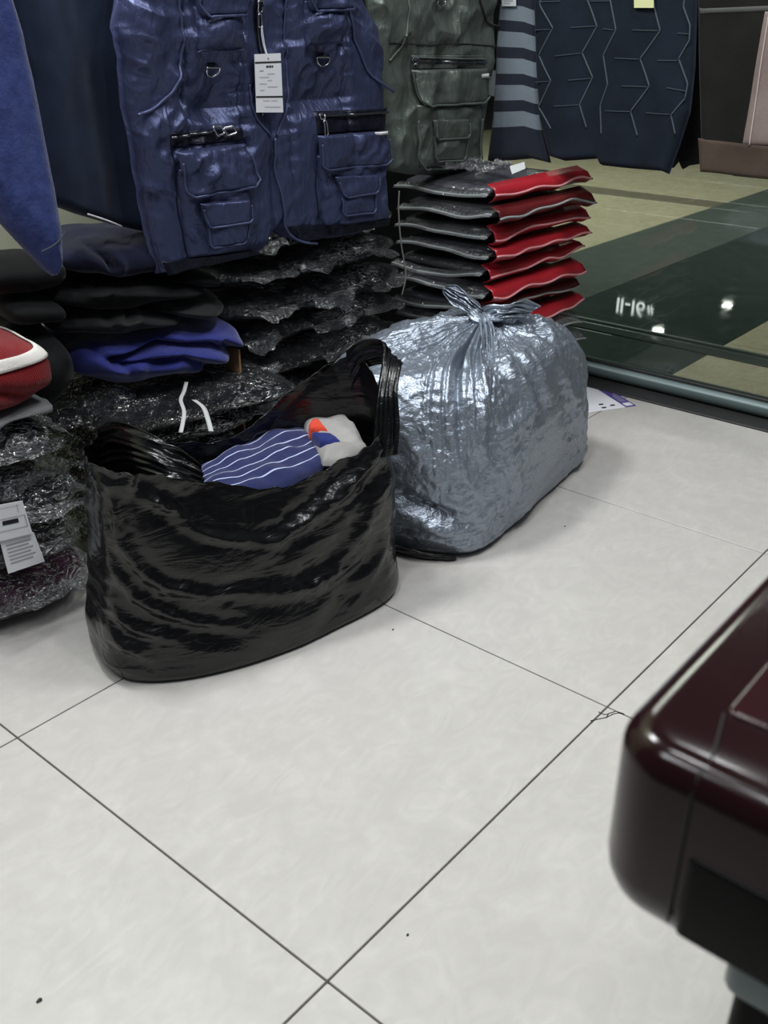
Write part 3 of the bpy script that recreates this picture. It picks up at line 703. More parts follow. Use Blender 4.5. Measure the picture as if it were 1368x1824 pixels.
garment('body', S2, [(946, -230), (1090, -240), (1236, -225)], [(1236, -225), (1236, 0), (1232, 120), (1224, 200), (1205, 260), (1186, 312)], [(974, 280), (1000, 288), (1060, 284), (1066, 296), (1120, 302), (1172, 306), (1186, 312)], [(946, -230), (945, 0), (948, 120), (954, 210), (974, 280)], .018, M['knit_navy'], zz, 130, 150, .06, .02)
hang_hook(zz, AY(1090, -220, 1.59), (AY(1090, -220, 1.59)[0], 1.66, 1.345))
cv = lambda L: [(940 + x * .3129, y * .3129) for x, y in L]
zig = [cv([(90, -150), (70, 30), (145, 160), (60, 315), (135, 460), (58, 610), (135, 733)]), cv([(300, -140), (340, 10), (392, 150), (308, 300), (365, 440), (295, 595), (330, 728)]),
       cv([(450, -130), (475, 10), (508, 170), (430, 315), (455, 480), (408, 600), (415, 765)]), cv([(700, -90), (722, 50), (755, 175), (640, 335), (690, 490), (585, 635), (620, 775)]),
       cv([(900, -100), (885, 40), (922, 145), (918, 230), (858, 335), (908, 478), (895, 560), (818, 655), (840, 765)])]
for z_ in zig: piping('zigzag_line', S2, z_, .0017, M['knit_line'], zz, .0005, 90, smoothc=False)
hz = [cv(l) for l in ([(35, 172), (130, 168)], [(245, 158), (385, 150)], [(430, 165), (495, 172)], [(600, 172), (745, 176)], [(850, 190), (915, 195)], [(160, 320), (300, 304)], [(500, 332), (630, 338)], [(740, 345), (850, 346)], [(30, 470), (125, 464)], [(230, 458), (355, 448)], [(540, 490), (680, 496)], [(795, 500), (895, 520)], [(145, 606), (290, 598)], [(440, 632), (580, 636)], [(670, 644), (810, 652)], [(60, 12), (190, 8)], [(350, 8), (470, 6)])]
for l in hz: piping('faint_line', S2, l, .0015, M['knit_line2'], zz, .0002, 12, smoothc=False)
V_ = thing('price_tag', 'pale yellow price tag at the top of the zigzag sweater', 'tag', AY(1150, 8, 1.56))
o, P = card('card', S2, [(1132, -50), (1168, -50), (1168, 14), (1133, 14)], M['paper_y'], V_, .004)
bars('print', P, [(.2, .15, .8, .17), (.2, .3, .7, .32), (.2, .45, .8, .47)], M['ink_grey'], V_, np.array([0, -.0006, 0]))
V_ = thing('price_tag', 'white price tag cut by the top edge beside the olive vest', 'tag', AY(908, 5, 1.57))
o, P = card('card', S1, [(893, -50), (922, -50), (922, 11), (897, 11)], M['paper_grey'], V_, .004)
bars('print', P, [(.15, .82, .8, .86), (.15, .90, .6, .93), (.15, .3, .8, .33)], M['ink_grey'], V_, np.array([0, -.0006, 0]))
# black sweater behind the gap, then black/brown sweater
S3 = Surf(1, 1.68, -1, dep_r(71.))
bs = thing('hanging_sweater', 'plain black sweater hanging in the gap right of the zigzag sweater', 'sweater', (.3, 1.68, 1.0))
garment('body', S3, [(1150, -220), (1210, -230), (1262, -220)], [(1262, -220), (1262, 100), (1258, 200), (1250, 292)], [(1180, 300), (1196, 300), (1206, 288), (1212, 303), (1224, 296), (1250, 292)], [(1150, -220), (1160, 0), (1170, 160), (1180, 300)], .012, M['black_knit'], bs, 60, 90, .1, .03)
hang_hook(bs, AY(1210, -215, 1.685), (AY(1210, -215, 1.685)[0], 1.66, 1.345))
S4 = Surf(1, 1.59, -1, dep_r(76., .010, 10.))
bb = thing('hanging_sweater', 'black and taupe sweater with brown hem hanging at the right edge', 'sweater', (.45, 1.6, 1.0))
garment('body', S4, [(1236, -220), (1330, -230), (1480, -210)], [(1480, -210), (1480, 100), (1470, 250), (1460, 330)], [(1246, 306), (1288, 308), (1300, 315), (1368, 322), (1460, 330)], [(1236, -220), (1238, 0), (1240, 120), (1243, 220), (1246, 306)], .018, M['knit_black'], bb, 110, 110, .06, .02)
hang_hook(bb, AY(1350, -210, 1.6), (AY(1350, -210, 1.6)[0], 1.66, 1.345))
patch('hem_band', S4, [(1243, 246), (1462, 268), (1459, 329), (1247, 306)], .003, M['brown'], bb, 0, 0, 60, 20)
patch('side_panel', S4, [(1362, 18), (1480, 18), (1466, 266), (1321, 258)], .003, M['taupe'], bb, 0, 0, 40, 60)
piping('panel_line', S4, [(1371, 30), (1352, 150), (1337, 258)], .0016, M['taupe_line'], bb, .004, 30)
patch('chest_stripe', S4, [(1245, 14), (1480, 4), (1480, 17), (1246, 26)], .002, M['grey_stripe'], bb, 0, 0, 40, 6)

# ================================================================== STACKS: pillow builder
def sloop(ex, a, b, n, half=False):
    sg = lambda x, e: np.sign(x) * np.abs(x) ** (2 / e)
    t = np.linspace(-math.pi / 2, math.pi / 2, 4001) if half else np.linspace(0, 2 * math.pi, 8001)
    C, S_ = sg(np.cos(t), ex), sg(np.sin(t), ex); d = np.r_[0, np.cumsum(np.hypot(np.diff(C) * a, np.diff(S_) * b))]
    q = np.linspace(0, d[-1], n, endpoint=half); return np.interp(q, d, C), np.interp(q, d, S_)
def pillow_pts(L, R, depth, thick, nu=72, nv=22, ex=5., ez=3., seed=0., amp=.006, fr=10., crease=None, bend=0., sag=0.):
    """L,R: world front-bottom corners; body goes back by depth (away from +x side), up by thick. returns loops nv x nu"""
    L, R = np.array(L, float), np.array(R, float); a = R - L; wd = np.linalg.norm(a[:2]); t = np.array([a[0], a[1], 0]) / wd
    nrm = np.array([-t[1], t[0], 0])           # back direction
    if nrm[0] > 0: nrm = -nrm
    c = (L + R) / 2 + nrm * depth / 2
    C, S_ = sloop(ex, wd, depth, nu); cp, sp_ = sloop(ez, .5 * depth, thick, nv, True)
    U = cp[:, None] * C[None] * wd / 2; Vv = cp[:, None] * S_[None] * depth / 2; Zz = np.broadcast_to(sp_[:, None], U.shape) * thick / 2
    zc = thick / 2 + (a[2] / wd) * U
    P = c + U[..., None] * t + Vv[..., None] * nrm
    P[..., 2] = (L[2] + R[2]) / 2 + zc + Zz
    # displacement
    ndir = (C[None] * cp[:, None])[..., None] * t + (S_[None] * cp[:, None])[..., None] * nrm; ndir[..., 2] += sp_[:, None]
    q = P * fr + seed * 3.7
    d = amp * (noise(q) + .5 * noise(q * 2.1 + 9)) 
    P = P + ndir * d[..., None]
    if sag: P[..., 2] -= sag * (np.abs(U) / (wd / 2)) ** 2 * (.5 + .5 * Zz / (thick / 2))
    if crease:
        for (pts, depth_c, wid) in crease:
            cpx = resample(np.array(pts, float), 60)
            px = proj(P)
            dd = np.min(np.linalg.norm(px[..., None, :] - cpx, axis=-1), -1)
            front = (Vv < 0) | True
            P = P + (nrm * depth_c) * (np.exp(-(dd / wid) ** 2) - .45 * np.exp(-((dd - 2.6 * wid) / (1.5 * wid)) ** 2))[..., None] * np.clip(-Vv / (depth * .25), 0, 1)[..., None]
    return P
def pillow(name, mat, parent, P, **kw):
    nv, nu = P.shape[:2]
    o = mk(name, P, gridF(nv, nu, True), mat, parent, **kw); return o
def crinkle(P, amp, fr, seed, out=.003):
    """film: offset outward + sharp crumples"""
    c = P.reshape(-1, 3).mean(0); n = np.cross(np.roll(P, -1, 1) - np.roll(P, 1, 1), np.gradient(P, axis=0)); n /= np.linalg.norm(n, axis=-1)[..., None] + 1e-9
    s = np.sign((n * (P - c)).sum(-1)); n = n * np.where(s == 0, 1, s)[..., None]
    q = P * fr + seed
    d = out + amp * (.9 - 2.2 * np.abs(noise(q + .6 * noise(q * .5)[..., None]))) + .55 * amp * (.5 - 1.8 * np.abs(noise(q * 2.4 + 4))); d = np.maximum(d, .0005)
    return P + n * (d * (1 - .7 * np.abs(n[..., 2])))[..., None]
def film_flap(o, p0, p1, out, w, seed, mat='film_edge', n=44, m=12):
    p0, p1, out = np.array(p0, float), np.array(p1, float), np.array(out, float)
    t = np.linspace(0, 1, n)[None, :, None]; q = np.linspace(0, 1, m)[:, None, None]
    ww = w * (.55 + .45 * np.sin(math.pi * t)) * (1 + .35 * noise(np.concatenate([t * 3, t * 0 + seed, t * 0], -1))[..., None])
    P = p0 + (p1 - p0) * t + out * ww * q + np.array([0, 0, -1.]) * (ww * .6 * q ** 2)
    k = P * 34 + seed
    P = P + np.stack([noise(k), noise(k + 5), noise(k + 9)], -1) * .008 * q + np.array([0, 0, .008]) * noise(P * 14 + seed)[..., None]
    f = mk('film_flap', P, gridF(m, n), M[mat], o); sm = f.modifiers.new('s', 'SOLIDIFY'); sm.thickness = .0008
    return f
def package(label, L, R, depth, thick, cloth='bag_cloth', film='film', seed=0., group=None, amp=.004, flap=None, name='bagged_garment', fa=.004, ex=6., ez=3.4, sag=0., famp=20., nu=220, nv=40, tilt=None):
    L, R = np.array(L, float), np.array(R, float)
    o = thing(name, label, 'package', ((L + R) / 2).tolist(), group)
    L[2] += thick * .06; R[2] += thick * .06
    P = pillow_pts(L, R, depth, thick * .85, nu, nv, ex, ez, seed, amp, sag=sag)
    # shrink cloth a little inside film
    c = P.mean((0, 1)); pillow('garment', M[cloth], o, c + (P - c) * .975)
    pillow('clear_bag', M[film], o, crinkle(P, fa, famp, seed, .0015))
    if flap is not None:    # sealed edge of the plastic bag standing off
        for k, (pts, w) in enumerate(flap):
            A = resample(np.array(pts, float), 24); B = A + np.array(w); 
            mid = (A + B) / 2 + np.array([.004, 0, .002]); nz = noise(A * 40 + seed) * .006
            V = np.stack([A, mid, B]); V[..., 2] += nz[None] * np.array([0, .5, 1])[:, None]
            f = mk('seal_edge', V, gridF(3, 24), M['zip_white'], o, label='milky sealed bag edge')
            sm = f.modifiers.new('s', 'SOLIDIFY'); sm.thickness = .0012
    return o
fx = lambda px, py, x: AX(px, py, x)

# ---- stack A (left of centre): bagged packages below, folded sweaters on top
def LR(pL, pR, xL, xR): return AX(*pL, xL), AX(*pR, xR)
def at_z(p, z): q = np.array(p, float); q[2] = z; return q
A_L, A_R = (-.335, .405), (-.245, .735)     # front line of the stack (x,y)
def base(frac, z, dx=0., dy=0.): 
    return np.array([A_L[0] + (A_R[0] - A_L[0]) * frac + dx, A_L[1] + (A_R[1] - A_L[1]) * frac + dy, z])
zz0 = 0.002
lowA = [('olive_cloth', .055, 0.02, 'olive bagged garment lying on the floor behind the black bag'), ('bag_cloth', .060, .0, 'shiny black bagged garment second from the floor left of the black bag'), ('brown_cloth', .055, -.01, 'dark brown bagged garment in the stack behind the black bag, left end showing'), ('bag_cloth', .052, .008, 'black bagged garment with milky seal edge left of the black bag')]
for k, (c, h, dx, lab) in enumerate(lowA):
    fl = None
    if k == 3: fl = [([base(-.02, zz0 + .03, .01, -.02), base(.10, zz0 + .035, .035, -.02), base(.16, zz0 + .01, .04, -.02)], (.008, -.012, -.012))]
    if k == 2: fl = [([base(-.03, zz0 + .02, .0, -.02), base(.04, zz0 + .04, .03, -.02), base(.12, zz0 + .03, .03, -.01)], (.012, -.014, -.010))]
    oB = package(lab, base(-.16 + .02 * (k % 2), zz0, dx, -.0), base(.95, zz0, dx), .27, h, c, 'film', 3.3 * k, flap=fl, fa=.005)
    film_flap(oB, base(-.20, zz0 + h * .7, dx - .06, -.01), base(-.15, zz0 + h * .5, dx + .02, -.01), (.5, -.8, .1), .045, 40 + k); film_flap(oB, base(-.16, zz0 + h * .6, dx + .012, -.0), base(.2, zz0 + h * .5, dx + .02, 0), (1, -.3, .2), .03, 50 + k)
    zz0 += h + .003
# wide protruding bagged package with two ribbons
oA = package('bagged dark garment with two pale ribbons under the blue folded fleece', base(-.05, zz0 - .004, .055, -.0), base(1.10, zz0 - .004, .045, .02), .30, .062, 'bag_cloth', 'film', 21., fa=.004, sag=.018)
zA = zz0 + .055
def ribbon(name, pts, w, mat, parent, thick=.0012, n=30, lab=None):
    P = catmull(np.array(pts, float), n); T = np.gradient(P, axis=0); T /= np.linalg.norm(T, axis=1)[:, None]
    w = np.array(w, float)
    V = np.stack([P - w / 2, P + w / 2]); o = mk(name, V, gridF(2, n), mat, parent, label=lab); s = o.modifiers.new('s', 'SOLIDIFY'); s.thickness = thick; return o
rt = lambda px, py, z: AZ(px, py, z)
ribbon('ribbon', [rt(332, 680, zA + .016), rt(328, 696, zA + .014), rt(322, 712, zA + .012), rt(328, 735, zA + .008), rt(322, 770, zA - .004)], (.006, .004, 0), M['strap'], oA, lab='pale ribbon')
ribbon('ribbon', [rt(346, 712, zA + .012), rt(362, 725, zA + .010), rt(370, 745, zA + .008), rt(376, 768, zA - .002)], (.007, .005, 0), M['strap'], oA, lab='pale ribbon')
# two smaller bagged packages whose left ends show beside the red garment
package('small black bagged garment under the black folded sweater, shiny left end', base(-.16, zA - .050, -.02, -.03), base(.25, zA - .030, -.0, 0), .22, .050, 'bag_cloth', 'film', 27., fa=.006)
# folded sweaters
zA += .004
def folded(name, label, L, R, depth, thick, mat, seed, crease, amp=.010, sag=0., ex=3.2, ez=2.4, parts=None, nu=200, nv=70, group=None, fr=8.):
    L, R = np.array(L, float), np.array(R, float)
    o = thing(name, label, 'sweater', ((L + R) / 2).tolist(), group)
    P = pillow_pts(L, R, depth, thick, nu, nv, ex, ez, seed, amp, fr, crease, sag=sag)
    pillow('cloth', M[mat], o, P); return o, P
cr_blue = [([(205, 640), (240, 632), (280, 612), (330, 618), (380, 616), (436, 634)], .030, 7), ([(225, 650), (270, 645), (330, 640), (380, 655), (425, 668)], .02, 6), ([(150, 600), (190, 640), (235, 660)], .014, 7), ([(400, 612), (438, 630)], .02, 5)]
folded('folded_sweater', 'royal blue fleece folded at the bottom of the sweater pile', base(-.06, zA + .016), base(.95, zA), .30, .098, 'fold_blue', 31., cr_blue, .012, sag=-.0)
cr_b2 = [([(190, 560), (215, 540), (230, 545), (222, 560)], .036, 6), ([(225, 545), (280, 560), (350, 575), (430, 590)], .034, 7), ([(100, 500), (160, 540), (200, 575)], .014, 8)]
folded('folded_sweater', 'charcoal sweater with a rolled fold directly above the blue fleece', base(-.14, zA + .112), base(.90, zA + .094), .30, .052, 'grey_black', 37., cr_b2, .012)
cr_b1 = [([(150, 490), (172, 478), (180, 500), (172, 508)], .034, 6), ([(180, 500), (260, 505), (340, 512), (420, 524)], .03, 7)]
folded('folded_sweater', 'black sweater with rolled collar, second from the top of the pile', base(-.16, zA + .160), base(.86, zA + .140), .29, .052, 'black_knit', 43., cr_b1, .012)
cr_n = [([(135, 415), (160, 440), (190, 460), (200, 475)], .026, 6), ([(165, 395), (185, 405), (200, 410)], .02, 5), ([(190, 435), (230, 437), (240, 425)], .008, 3)]
folded('folded_sweater', 'dark navy hoodie folded on top of the pile under the hanging sweaters', base(-.04, zA + .208), base(.80, zA + .190), .27, .070, 'navy_fold', 49., cr_n, .012)
# black folds bulging at the left end of the pile
folded('folded_sweater', 'large black sweater bulging out at the left end of the folded pile', at_z(AX(-14, 560, -.36), zA + .018), at_z(AX(125, 600, -.325), zA + .012), .24, .135, 'black_knit', 55., [([(20, 500), (70, 560), (150, 620)], .016, 10), ([(60, 500), (110, 530), (160, 580)], .012, 8)], .020, ex=5.)
folded('folded_sweater', 'thin black sweater whose rounded left end sticks out over the pale wall', at_z(AX(0, 470, -.36), zA + .158), at_z(AX(118, 505, -.335), zA + .140), .22, .045, 'black_knit', 58., None, .010, ex=5.)
folded('folded_sweater', 'black sweater behind the hanging blue sleeve, topmost at the left end', at_z(AX(-34, 430, -.37), zA + .208), at_z(AX(125, 455, -.345), zA + .198), .2, .055, 'black_knit', 61., None, .010, ex=5.)

# ---- stack B (middle): clear bagged black garments
B_L, B_R = (-.345, .74), (-.325, 1.255)
def bb_(frac, z, dx=0.): return np.array([B_L[0] + (B_R[0] - B_L[0]) * frac + dx, B_L[1] + (B_R[1] - B_L[1]) * frac, z])
zb = .002; hs = [.075, .075, .07, .065, .062, .066, .066, .070]
labB = ['bagged black garment at the floor of the middle stack behind the black bag', 'bagged black garment second from the floor of the middle stack', 'bagged black garment third from the floor of the middle stack',
        'bagged black garment low in the middle stack just above the black bag handle', 'bagged black garment fourth from the top of the middle stack', 'bagged black garment third from the top of the middle stack', 'bagged black garment second from the top of the middle stack, wrinkled film', 'topmost bagged black garment of the middle stack under the navy vest hem']
for k, h in enumerate(hs):
    dx = [0, 0, 0, .012, -.006, .008, -.008, -.014][k]
    oB = package(labB[k], bb_(.0 + .01 * (k % 3), zb, dx), bb_(1. - .015 * (k % 2), zb, dx), .235, h, 'bag_cloth', 'film_b', 70 + 4.1 * k, 'bagged black garments in the middle stack', amp=.009, fa=.0085, famp=15., nu=340, nv=60, ez=2.3)
    rB = random.Random(k + 5)
    for q_ in range(3):
        f0_ = .02 + .32 * q_ + rB.uniform(0, .1); film_flap(oB, bb_(f0_, zb + h * rB.uniform(.35, .8), dx + .004), bb_(f0_ + rB.uniform(.14, .3), zb + h * rB.uniform(.35, .8), dx + .004), (1, -.15, rB.uniform(-.2, .35)), rB.uniform(.018, .034), k * 3.3 + q_)
    zb += h - .001
# ---- cardboard edge between the stacks
cbp = AX(446, 640, -.27); cb = box('cardboard_sheet', (-.318, cbp[1] - .002, .165), (.020, .0025, .165), M['card_brown'], None, .0005); tag(cb, 'brown cardboard sheet upright between folded sweaters and middle stack', 'cardboard')

# ---- stack C (corner): clear zip bags with dark and red faces
cx, cy = -.155, 1.355
topz = .572; nC = 13; hC = topz / nC
def zipbag(k, z, h, red, lab):
    r = random.Random(k * 7 + 1); jx, jy = r.uniform(-.018, .016), r.uniform(-.012, .010)
    x1, y0 = cx + jx, cy + jy; x0, y1 = x1 - .27, y0 + .36
    o = thing('zip_bag_garment', lab, 'package', ((x0 + x1) / 2, (y0 + y1) / 2, z), 'zip bags in the corner stack')
    P = pillow_pts((x1 - .006, y0 + .006, z + .001), (x1 - .006, y1 - .01, z + .001), .262, h * .90, 72, 16, 9., 2.4, k * 2.2, .004)
    pillow('garment', M['bag_cloth' if k % 3 else 'navy_fold'], o, P)
    pillow('clear_bag', M['film_c'], o, crinkle(P, .002, 22., k, .0015))
    # zip lip along the left face (facing -y) : a drooping film strip with a bead
    n = 30; xs_ = np.linspace(x0 + .01, x1 + .004, n); zz_ = z + h * (.45 + r.uniform(-.1, .1)) + .018 * noise(np.stack([xs_ * 7, np.full(n, k * 1.7), np.zeros(n)], -1)) + .006 * (xs_ - x0) / .27
    A = np.stack([xs_, np.full(n, y0 - .002), zz_ + .007], -1); Bz = np.stack([xs_, np.full(n, y0 - .020), zz_], -1); Cz = np.stack([xs_, np.full(n, y0 - .027), zz_ - .004], -1)
    f = mk('zip_lip', np.stack([A, Bz, Cz]), gridF(3, n), M['film_c'], o); s = f.modifiers.new('s', 'SOLIDIFY'); s.thickness = .001
    V, F = tube(Bz, .0024); mk('zip_strip', V, F, M['zip_white'], o)
    V, F = boxVF(Bz[-2] + np.array([0, -.002, 0]), (.006, .005, .0035), .001); mk('zip_slider', V, F, M['zip_white'], o, smooth=False)
    # coloured edge panel on the right face (facing +x)
    m = 36; ys_ = np.linspace(y0 - .002, y1 + .02, m); tt = np.linspace(0, 1, m)
    wob = .016 * noise(np.stack([ys_ * 9, np.full(m, k * 2.9 + 1), np.zeros(m)], -1))
    stick = .012 + .020 * tt + .010 * np.abs(noise(np.stack([ys_ * 6, np.full(m, k * 1.1), np.ones(m)], -1)))
    zl = z + h * .40 + wob + .004 * np.sin(tt * 3)
    T0 = np.stack([np.full(m, x1 - .012), ys_, np.full(m, z + h * .95)], -1); T1 = np.stack([x1 + stick * .6, ys_, z + h * .72 + wob * .5], -1)
    T2 = np.stack([x1 + stick, ys_, zl], -1); T3 = np.stack([x1 + stick * .5, ys_, zl - h * .22], -1); T4 = np.stack([np.full(m, x1 - .006), ys_, np.full(m, z + h * .08)], -1)
    f = mk('edge_panel', np.stack([T0, T1, T2, T3, T4]), gridF(5, m), M[red], o, label='red vinyl side of the bag' if red != 'film_c' else 'clear side of the bag'); s = f.modifiers.new('s', 'SOLIDIFY'); s.thickness = .0012
    V, F = tube(T2 + np.array([.0015, 0, 0]), .0026); mk('zip_strip', V, F, M['zip_pink' if red == 'red_film' else 'zip_white'], o)
redk = {12: 'red_film', 11: 'red_film_d', 10: 'red_film', 9: 'red_film', 8: 'red_film', 7: 'red_film', 6: 'red_film_d', 5: 'red_film'}
for k in range(nC):
    nth = nC - k
    ordn = ['topmost', 'second', 'third', 'fourth', 'fifth', 'sixth', 'seventh', 'eighth', 'ninth', 'tenth', 'eleventh', 'twelfth', 'lowest'][nth - 1]
    c = redk.get(k, 'film_c')
    lab = f'zip bag with {"red" if c == "red_film" else "dark red" if c == "red_film_d" else "clear"} side, {ordn} {"" if nth in (1, 13) else "from the top "}of the corner stack'
    zipbag(k, .003 + k * hC, hC, c, lab)
# crumpled silver foil label bag lying on the corner stack
fp = AX(900, 312, -.19)
fo = thing('film_scrap', 'crumpled clear plastic with white label on top of the corner stack', 'wrapper', (cx - .08, cy + .07, .585))
u, v = np.meshgrid(np.linspace(0, 1, 50), np.linspace(0, 1, 36))
P = np.stack([cx - .20 + .16 * u, cy + .01 + .13 * v, .592 + .016 * np.abs(fbm(u * 4, v * 4, 2.)) + .010 * np.abs(fbm(u * 11, v * 11, 5.))], -1)
f = mk('film', P, gridF(36, 50), M['film_b'], fo); s = f.modifiers.new('s', 'SOLIDIFY'); s.thickness = .0008
lp = [AZ(908, 296, .625), AZ(934, 288, .625), AZ(936, 300, .618), AZ(912, 310, .618)]
V = np.array(lp + [p - np.array([0, 0, .001]) for p in lp]); mk('label', V, [[0, 1, 2, 3], [7, 6, 5, 4], [0, 4, 5, 1], [1, 5, 6, 2], [2, 6, 7, 3], [3, 7, 4, 0]], M['paper_grey'], fo, smooth=False)
# thin cord hanging between middle and corner stacks
P = catmull(np.array([AX(711, 340, -.245), AX(710, 375, -.245), AX(714, 430, -.245), AX(722, 480, -.245), AX(722, 500, -.245), AX(716, 525, -.25)]), 40)
V, F = tube(P, .0016); o = mk('cord', V, F, M['cord'], None); tag(o, 'thin grey cord hanging down between the middle and corner stacks', 'cord')

# ---- stack L (front left)
L_L, L_R = (-.27, -.06), (-.240, .300)
def bl_(z, fL=0., fR=1., dx=0.): 
    a, b = np.array(L_L), np.array(L_R); p = a + (b - a) * fL; q = a + (b - a) * fR
    return np.array([p[0] + dx, p[1], z]), np.array([q[0] + dx, q[1], z])
specL = [(.100, 'purple_cloth', 1.0, 'plum bagged garment lying on the floor at the left edge', .012), (.062, 'bag_cloth', .96, 'black bagged garment second from the floor in the left stack', 0.), (.062, 'bag_cloth', 1.02, 'black bagged garment carrying two paper tags in the left stack', .008), (.032, 'brown_cloth', .92, 'flat dark brown bagged garment in the middle of the left stack', -.03), (.072, 'bag_cloth', .98, 'shiny black bagged garment just below the red knit in the left stack', -.012)]
zl = .002
zL = []
for k, (h, c, fr_, lab, dx) in enumerate(specL):
    a, b = bl_(zl, 0, fr_, dx); zL.append(zl)
    oB = package(lab, a, b, .26, h, c, 'film_b' if k in (0, 2) else 'film', 120 + 5.3 * k, amp=.005, fa=.0065, famp=15., nu=260, nv=50); film_flap(oB, a + (b - a) * .45 + (.004, 0, h * .6), a + (b - a) * .98 + (.004, 0, h * .5), (1, .1, .1), .026, 60 + k); film_flap(oB, b + (-.12, -.002, h * .6), b + (-.004, -.002, h * .55), (.2, 1, .1), .030, 66 + k); zl += h + .001
a, b = bl_(zl + .008, -.1, 1.0, .006)
rd, P = folded('folded_knit', 'red rib knit with white stripe and grey hem on the left stack', a, b, .24, .135, 'red_knit', 141., [([(0, 702), (40, 706), (80, 700)], .010, 9)], .008, ex=6., nu=120, nv=50)
# white stripe and grey hem as layers of the same knit
nv_, nu_ = P.shape[:2]
c0 = P.mean((0, 1))
def layer(name, mat, ph0, ph1, sc):
    a0, a1 = int(ph0 * (nv_ - 1)), int(ph1 * (nv_ - 1)) + 1
    Q = P[a0:a1]; Q = c0 + (Q - c0) * sc; o = mk(name, Q, gridF(len(Q), nu_, True), M[mat], rd); s = o.modifiers.new('s', 'SOLIDIFY'); s.thickness = .003; s.offset = 1
layer('white_stripe', 'white_knit', .60, .69, 1.010)
a, b = bl_(zl + .002, -.1, 1.0, .004)
Q = pillow_pts(a, b, .25, .022, 160, 16, 7., 2.2, 147., .010, 14.); pillow('grey_hem', M['grey_knit'], rd, Q)
# paper tags hanging on the left stack's front
def leaning(name, label, px4, x, mat, rects, inkm):
    P = AX(*np.array(px4, float).T, x)
    t = thing(name, label, 'tag', P.mean(0)); B = P - np.array([.001, 0, 0])
    o = mk('card', np.concatenate([P, B]), [[0, 1, 2, 3], [7, 6, 5, 4]] + [[i, i + 4, (i + 1) % 4 + 4, (i + 1) % 4] for i in range(4)], mat, t, smooth=False); fixn(o)
    for r, m in zip(rects, inkm): bars('print', P, r, M[m], t, np.array([.0007, 0, 0]))
leaning('paper_tag', 'white paper tag with printed box, upper one on the left stack', [(-30, 905), (40, 892), (58, 950), (-30, 972)], -.212, M['paper'], [[(.42, .46, .78, .58)], [(.30, .40, .95, .415), (.30, .74, .95, .755), (.935, .40, .95, .75), (.4, .1, .9, .11), (.82, .05, .83, .3)]], ['ink', 'ink_grey'])
leaning('paper_tag', 'white paper tag with printed lines, lower one on the left stack', [(0, 964), (60, 948), (80, 1000), (15, 1022)], -.216, M['paper'], [[(.12, .16 + .11 * k, .85 - .1 * (k % 2), .19 + .11 * k) for k in range(6)]], ['ink_grey'])

# ================================================================== BLACK BAG
def closed_levels(levels, nu, nv):
    """levels: list of (K,3) arrays -> nv x nu grid, Catmull-Rom both ways"""
    L = np.array([catmull(l, nu, True) for l in levels]); return catmull(L, nv)
foot = np.array([(.020, .172), (.095, .245), (.150, .375), (.172, .50), (.178, .615), (.140, .675), (.045, .705), (-.03, .64), (-.085, .52), (-.135, .39), (-.165, .30), (-.135, .215), (-.06, .18)])
rimz = np.array([.352, .315, .268, .276, .306, .350, .392, .352, .280, .300, .345, .350, .355])
rimxy = np.array([(.022, .195), (.060, .290), (.105, .415), (.132, .49), (.160, .595), (.120, .655), (.030, .690), (-.035, .615), (-.075, .50), (-.115, .38), (-.140, .315), (-.085, .232), (-.035, .200)])
cen = np.array([0., .43])
def lev(z, s, mixr=0., zr=None):
    xy = (cen + (foot - cen) * s) * (1 - mixr) + rimxy * mixr
    zz = rimz * z if zr is None else np.full(len(foot), zr)
    return np.concatenate([xy, zz[:, None]], 1)
levels = [lev(0, .93, 0, .004), lev(0, .99, 0, .010), lev(0, 1.01, .08, .05), lev(.40, 1.0, .32), lev(.70, 1.0, .65), lev(.9, 1.0, .9), lev(1., 1., 1.)]
NU, NV = 520, 230
P = closed_levels(levels, NU, NV)
s = np.linspace(0, 1, NU, endpoint=False)[None] * 2.0; zc = P[..., 2]
dn = P[..., :2] - cen; nrm = np.stack([np.gradient(P[..., 1], axis=1), -np.gradient(P[..., 0], axis=1)], -1); nrm /= np.linalg.norm(nrm, axis=-1)[..., None] + 1e-9
sg_ = np.sign((nrm * dn).sum(-1)); nrm *= sg_[..., None]
y_ = P[..., 1]; wr = sstep(.30, .55, y_)                       # right part of the front
def stretch(a, k1, k2, seed, n=2):
    ca, sa = math.cos(a), math.sin(a); L_ = y_ * ca + zc * sa; A_ = -y_ * sa + zc * ca
    return ridge(L_ * k1, A_ * k2, seed + P[..., 0] * 3, n)
d = .008 * fbm(y_ * 5, zc * 6, 2. + P[..., 0] * 4, 2)
mk1 = sstep(-.25, .35, N3(y_ * 6, zc * 6, 21. + P[..., 0] * 3)); mk2 = sstep(-.2, .4, N3(y_ * 5, zc * 7, 31. + P[..., 0] * 3))
d += wr * mk1 * .0055 * (stretch(.75, 1.5, 11, 1., 2) - .5) + (1 - wr) * mk2 * .0060 * (stretch(-.45, 1.6, 12, 5., 2) - .5)
d += .0032 * (stretch(.12, 1.6, 24, 9., 1) - .3) * sstep(.02, .08, zc) * sstep(.26, .12, zc) * (.3 + .7 * mk1)
d += .0040 * ridge(y_ * 22, zc * 20, 3.3 + P[..., 0] * 20, 2) * sstep(.70, 1.0, zc / np.interp(np.linspace(0, 1, NU), np.linspace(0, 1, 14), np.r_[rimz, rimz[0]])[None]) * mk2
pxy = proj(P); fr_ = sstep(-.02, .04, (P[..., 0] - cen[0]) * .94 - (P[..., 1] - cen[1]) * .34)
